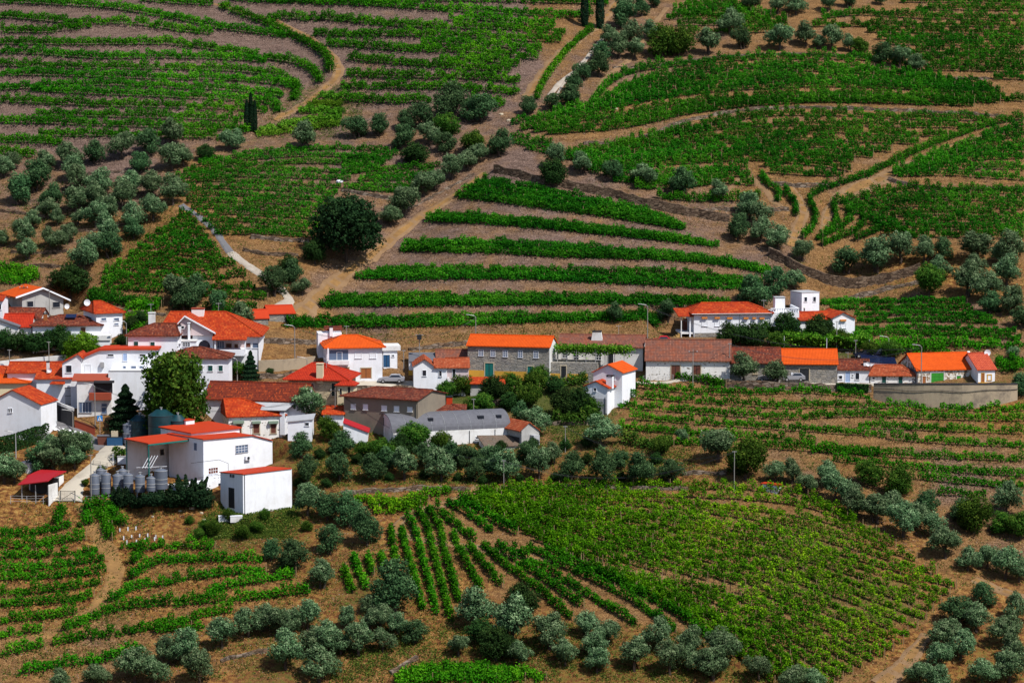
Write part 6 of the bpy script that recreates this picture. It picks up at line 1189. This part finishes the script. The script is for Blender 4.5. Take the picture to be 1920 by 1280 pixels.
# clipped hedges
def hedge(label,P,h,w,mat='bush'):
    Q=world_line(pts(P),.5); s=dict(h=h,w=w,d=0); L=np.linalg.norm(np.diff(Q,axis=0),axis=1).sum(); n=int(L*620)
    d=np.r_[0,np.cumsum(np.linalg.norm(np.diff(Q,axis=0),axis=1))]; t=RNG.uniform(0,L,n); x=np.interp(t,d,Q[:,0]); y=np.interp(t,d,Q[:,1]); T=np.gradient(Q[:,:2],axis=0); T/=np.linalg.norm(T,axis=1)[:,None]; tx=np.interp(t,d,T[:,0]); ty=np.interp(t,d,T[:,1])
    side=RNG.integers(0,3,n); u=RNG.uniform(-.5,.5,n); off=np.where(side==0,-.5,np.where(side==1,.5,u))*w; zz=np.where(side==2,1,RNG.random(n))*h; 
    C=np.stack([x-ty*off,y+tx*off,HF(x,y)+zz],1)+RNG.normal(0,.05,(n,3)); V,Fq=leaf_cloud(C,.13,np.stack([-ty*off*2,tx*off*2,(side==2)*1.5+.2],1)); o0=Q[0]
    o=link('hedge',mesh('hedge',V-o0,Fq,M[mat],attr=np.clip(RNG.random(n)*.8,0,1))); o.location=tuple(o0); tag(o,label,'hedge')
hedge('tall clipped dark hedge sloping below the plain white gable-ended house','-10,852 30,843 60,833 88,822',2.6,1.3,'bush')
hedge('small clipped hedge block between the white gable house and the long hedge','52,812 70,809 88,806',1.2,1.0,'bush')
hedge('strip of dark ivy hanging on the road wall','1568,738 1600,739 1628,740',1.2,.7,'bush')
# pergolas with vines
def canopy(label,P,w,h0,mat='lime',n_=1700,posts=True,name='pergola'):
    Q=world_line(pts(P),.5) ; L=np.linalg.norm(np.diff(Q,axis=0),axis=1).sum(); n=int(L*w*n_/20); d=np.r_[0,np.cumsum(np.linalg.norm(np.diff(Q,axis=0),axis=1))]; t=RNG.uniform(0,L,n); x=np.interp(t,d,Q[:,0])+RNG.normal(0,.2,n); y=np.interp(t,d,Q[:,1])+RNG.uniform(0,w,n)
    z=HF(x,y)*.3+np.interp(t,d,HF(Q[:,0],Q[:,1]))*.7+h0+RNG.normal(0,.22,n)+.25*np.sin(x*1.3)-.9*RNG.random(n)**6*2; o0=Q[0]; V,Fq=leaf_cloud(np.stack([x,y,z],1),.19,np.array([[0,0,1.]]))
    r=tag(empty(name,tuple(o0)),label,'pergola'); link('vine_canopy',mesh('vine_canopy',V-o0,Fq,M[mat],attr=RNG.random(n)),r)
    for q in resamp(Q,max(2,int(L/4))): z=float(HF(q[0],q[1])); MB().tube([(q[0]-o0[0],q[1]-o0[1],z-o0[2]-.3),(q[0]-o0[0],q[1]-o0[1],z-o0[2]+h0)],.06,6).build('post',M['shut'],r)
canopy('long leafy pergola on pale posts below the white cottage','1470,660 1530,663 1590,665 1630,667',5.5,2.9,'lime')
canopy('leafy vine trellis over the terrace of the winery','-0,0 1,1' if False else '338,894 360,890 392,888',2.5,2.4,'lime')
canopy('creeping vine trellis behind the row of steel tanks','212,872 245,868 290,866',2.5,2.0,'green_leaf')
canopy('bright green climbing vines over the little lane yard','98,756 118,757 138,760',2.2,3.2,'lime')
n=4200; k=RNG.integers(0,len(PG),n); PGa=np.array(PG); C=PGa[k]+np.stack([RNG.normal(0,.5,n),RNG.uniform(-1.5,1.6,n),RNG.normal(0,.28,n)-1.1*RNG.random(n)**5],1); V,Fq=leaf_cloud(C,.18,np.array([[0,-.2,1.]])); o=link('climbing_vine',mesh('climbing_vine',V-PGa[0],Fq,M['lime'],attr=RNG.random(n))); o.location=tuple(PGa[0]); tag(o,'climbing vine spread along the eaves of the flared-chimney house','vine')
# ---------------------------------------------------------------- cars at rest
def car(label,px,py,yaw,mat,L=4.5,hh=1.5):
    p=at(px,py); r=tag(empty('parked_car',(p[0],p[1],float(HF(p[0],p[1]))+.22),R(yaw)),label,'car')
    w=.86; pr=[(0,.28),(.02,.62),(.15,.82),(1.0,.95),(1.7,1.0),(2.2,hh-.05),(2.7,hh),(3.6,hh-.03),(4.25,1.05),(4.48,.9),(4.5,.35)]; k=L/4.5; pr=[((x-2.25)*k,z) for x,z in pr]
    mb=MB(); n=len(pr)
    def wy(z): return w if z<.95 else w-(z-.95)*.45
    A=[(x,-wy(z),z) for x,z in pr]; B_=[(x,wy(z),z) for x,z in pr]; mb.face(A); mb.face(B_[::-1])
    for i in range(n): mb.face([A[i],B_[i],B_[(i+1)%n],A[(i+1)%n]])
    mb.build('car_body',M[mat],r); mb=MB(); g=lambda x,z,s_:((x-2.25)*k,s_*(wy(z)+.012),z)
    for s_ in (-1,1): mb.face([g(1.85,1.02,s_),g(3.95,1.02,s_),g(3.55,hh-.12,s_),g(2.3,hh-.12,s_)][::s_])
    e=.02; mb.face([((1.72-2.25)*k-e,-.7,1.03),((2.18-2.25)*k-e,-.6,hh-.1),((2.18-2.25)*k-e,.6,hh-.1),((1.72-2.25)*k-e,.7,1.03)]); mb.face([((4.22-2.25)*k+e,-.7,1.1),((4.22-2.25)*k+e,.7,1.1),((3.68-2.25)*k+e,.6,hh-.1),((3.68-2.25)*k+e,-.6,hh-.1)])
    mb.build('car_window',M['glass'],r)
    for x in (.85,3.6):
        for s_ in (-1,1):
            o=MB().prism([((x-2.25)*k+.32*math.cos(t),s_*(w-.18),.30+.32*math.sin(t)) for t in [i*math.pi/8 for i in range(16)]],(0,s_*.2,0)).build('wheel',M['tyre'],r); MB().prism([((x-2.25)*k+.19*math.cos(t),s_*(w+.021),.30+.19*math.sin(t)) for t in [i*math.pi/5 for i in range(10)]],(0,s_*.01,0)).build('rim',M['galv'],o)
    return r
car('silver-white car on the road below the hipped orange roof',734,719,0,'carwhite',4.7)
car('small red car half hidden behind the road house roofs under the villa steps',1238,647,0,'carred',4.0)
car('small white car half hidden by a round olive at the stone barn door',1488,716,0,'carwhite',4.0)
car('white car nose peeking out behind the left round road olive',1441,716,0,'carwhite',4.0)
car('dark blue car parked under the pergola left of the flat blue roof',1622,672,5,'cardark',4.3)
car('dark blue car parked in shade right of the garden tree behind the red roof',1648,671,5,'cardark',4.3)
# vine stakes with white guards on young plants
w=at(np.array([225,240,255,232,247,262,277,292,238,256,272,290,305]),np.array([998,996,993,1011,1009,1007,1006,1009,1019,1018,1015,1013,1010.])); 
for i,p in enumerate(w):
    r=tag(empty('young_vine',(p[0],p[1],float(HF(p[0],p[1])))),'newly planted vine in a white guard tube on the dry slope below the tanks','young vine','young vines in white guard tubes')
    MB().box(-.09,.09,-.09,.09,-.1,.55).build('guard_tube',M['shut'],r); MB().tube([(0.12,0,-.1),(.12,0,1.1)],.02,4).build('stake',M['bark'],r)
# strewn pale rocks
for i,(x,y,s_) in enumerate(((360,953,.5),(378,962,.35),(338,958,.3),(383,975,.4),(398,985,.3),(372,1000,.3),(636,343,.7),(286,968,.25),(1300,955,.3),(412,1005,.3),(1155,208,.4),(955,227,.6),(940,215,.5))):
    p=at(x,y); mb=MB(); rr=random.Random(i); n=7; P=[[s_*rr.uniform(.7,1.2)*math.cos(k*6.283/n),s_*.7*rr.uniform(.7,1.2)*math.sin(k*6.283/n)] for k in range(n)]
    lo=[(q[0],q[1],-.1) for q in P]; mi=[(q[0]*1.05,q[1]*1.05,s_*.3) for q in P]; hi=[(q[0]*.6,q[1]*.6,s_*.62) for q in P]
    for a,b_ in ((lo,mi),(mi,hi)):
        for k in range(n): mb.face([a[k],a[(k+1)%n],b_[(k+1)%n],b_[k]])
    mb.face(hi); nm=['pale rock on the weedy bank below the winery terrace','rock']; o=mb.build('rock',M['stonefr'] if i!=6 else M['shut']); o.location=(p[0],p[1],float(HF(p[0],p[1])))
    if i==6: tag(o,'small pale shining slab in the close-planted field above the pine','rock')
    else: tag(o,'pale loose rock lying on dry ground','rock','pale loose rocks')
# ---------------------------------------------------------------- weeds, dry grass and loose stones too many to count
def scatter(name,label,n,regs,size,mat,up,h,cat,asp=.35):
    P=[]
    for (x0,y0,x1,y1,wt) in regs:
        m=int(n*wt); x=RNG.uniform(x0,x1,m); y=RNG.uniform(y0,y1,m); f=np.sin(x*.05+1.3)*np.sin(y*.09)+np.sin(x*.021+y*.03)*.8+np.sin(x*.13-y*.11)*.5; keep=f>RNG.uniform(-1.6,1.3,m); P.append(at(x[keep],y[keep]))
    P=np.concatenate(P); P=P+RNG.normal(0,.25,P.shape)*[1,1,0]; P=np.repeat(P,3,0)+RNG.normal(0,.16,(len(P)*3,3))*[1,1,0]; P[:,2]=HF(P[:,0],P[:,1])+RNG.uniform(0,h,len(P))
    V,Fq=leaf_cloud(P,size,np.array([[0,-.3,up]]),asp); o0=P[0].copy(); o=link(name,mesh(name,V-o0,Fq,M[mat],attr=RNG.random(len(P)))); o.location=tuple(o0); tag(o,label,cat,kind='stuff')
M['drygrass']=m_leaf('dry straw',(.13,.065,.018),(.33,.20,.06),(.55,.40,.16),.1)
M['pebble']=m_leaf('schist rubble',(.07,.05,.04),(.22,.17,.14),(.42,.36,.31),0)
M['weed']=m_leaf('low weeds',(.02,.05,.008),(.06,.11,.015),(.15,.20,.03),.2)
low=[(0,940,640,1275,.3),(560,840,1400,925,.12),(640,1020,900,1280,.1),(850,1180,1500,1280,.08),(1400,860,1920,1280,.12),(560,600,1250,650,.06),(180,400,560,560,.06),(1440,480,1920,640,.08),(0,340,330,520,.05),(1100,100,1920,460,.12)]
scatter('dry_grass','dry golden grass growing over the slopes',52000,low,.13,'drygrass',.4,.22,'grass')
scatter('weeds','low green weeds between the vine rows',42000,low+[(380,945,560,1010,.25),(555,800,1300,915,.35),(0,330,340,500,.1),(840,1170,1500,1280,.2),(620,1180,840,1280,.1),(500,160,680,260,.08),(1150,720,1920,930,.1),(900,740,1150,840,.06)],  .14,'weed',.6,.3,'weeds',.5)
scatter('loose_stones','loose schist rubble on the terrace banks',46000,[(0,0,640,300,.25),(640,0,1150,260,.2),(600,340,1500,600,.3),(1100,100,1920,460,.15),(1600,880,1920,1040,.06),(640,880,1400,1060,.08),(0,940,640,1275,.08)],.075,'pebble',.3,.06,'stones',.8)
# ---------------------------------------------------------------- light, sky, camera
sd=np.array([.46,-.40,.80]); sd/=np.linalg.norm(sd); el=math.asin(sd[2]); az=math.atan2(sd[0],sd[1])
L=bpy.data.lights.new('sun','SUN'); L.energy=4.6; L.angle=R(.53); L.color=(1,.965,.91); lo=bpy.data.objects.new('sun',L); COL.objects.link(lo)
from mathutils import Vector
lo.rotation_euler=Vector(tuple(-sd)).to_track_quat('-Z','Y').to_euler(); lo.location=(0,200,300)
w=bpy.data.worlds.new('World'); sc.world=w; w.use_nodes=True; bg=w.node_tree.nodes['Background']; sk=w.node_tree.nodes.new('ShaderNodeTexSky'); sk.sky_type='NISHITA'; sk.sun_disc=False; sk.sun_elevation=el; sk.sun_rotation=az; sk.air_density=1.0; sk.dust_density=.6; sk.altitude=200
w.node_tree.links.new(sk.outputs[0],bg.inputs[0]); bg.inputs[1].default_value=.11
cam=bpy.data.cameras.new('camera'); cam.sensor_width=36; cam.lens=36*F/1920; cam.clip_start=1; cam.clip_end=6000
co=bpy.data.objects.new('camera',cam); COL.objects.link(co); co.location=(0,0,ZC); co.rotation_euler=(math.pi/2-PITCH,0,0); sc.camera=co
vs=sc.view_settings; vs.view_transform='Standard'; vs.look='None'; vs.gamma=1; vs.use_curve_mapping=False; vs.exposure=.2
sc.cycles.max_bounces=5; sc.cycles.diffuse_bounces=2; sc.cycles.transmission_bounces=3; sc.cycles.transparent_max_bounces=4
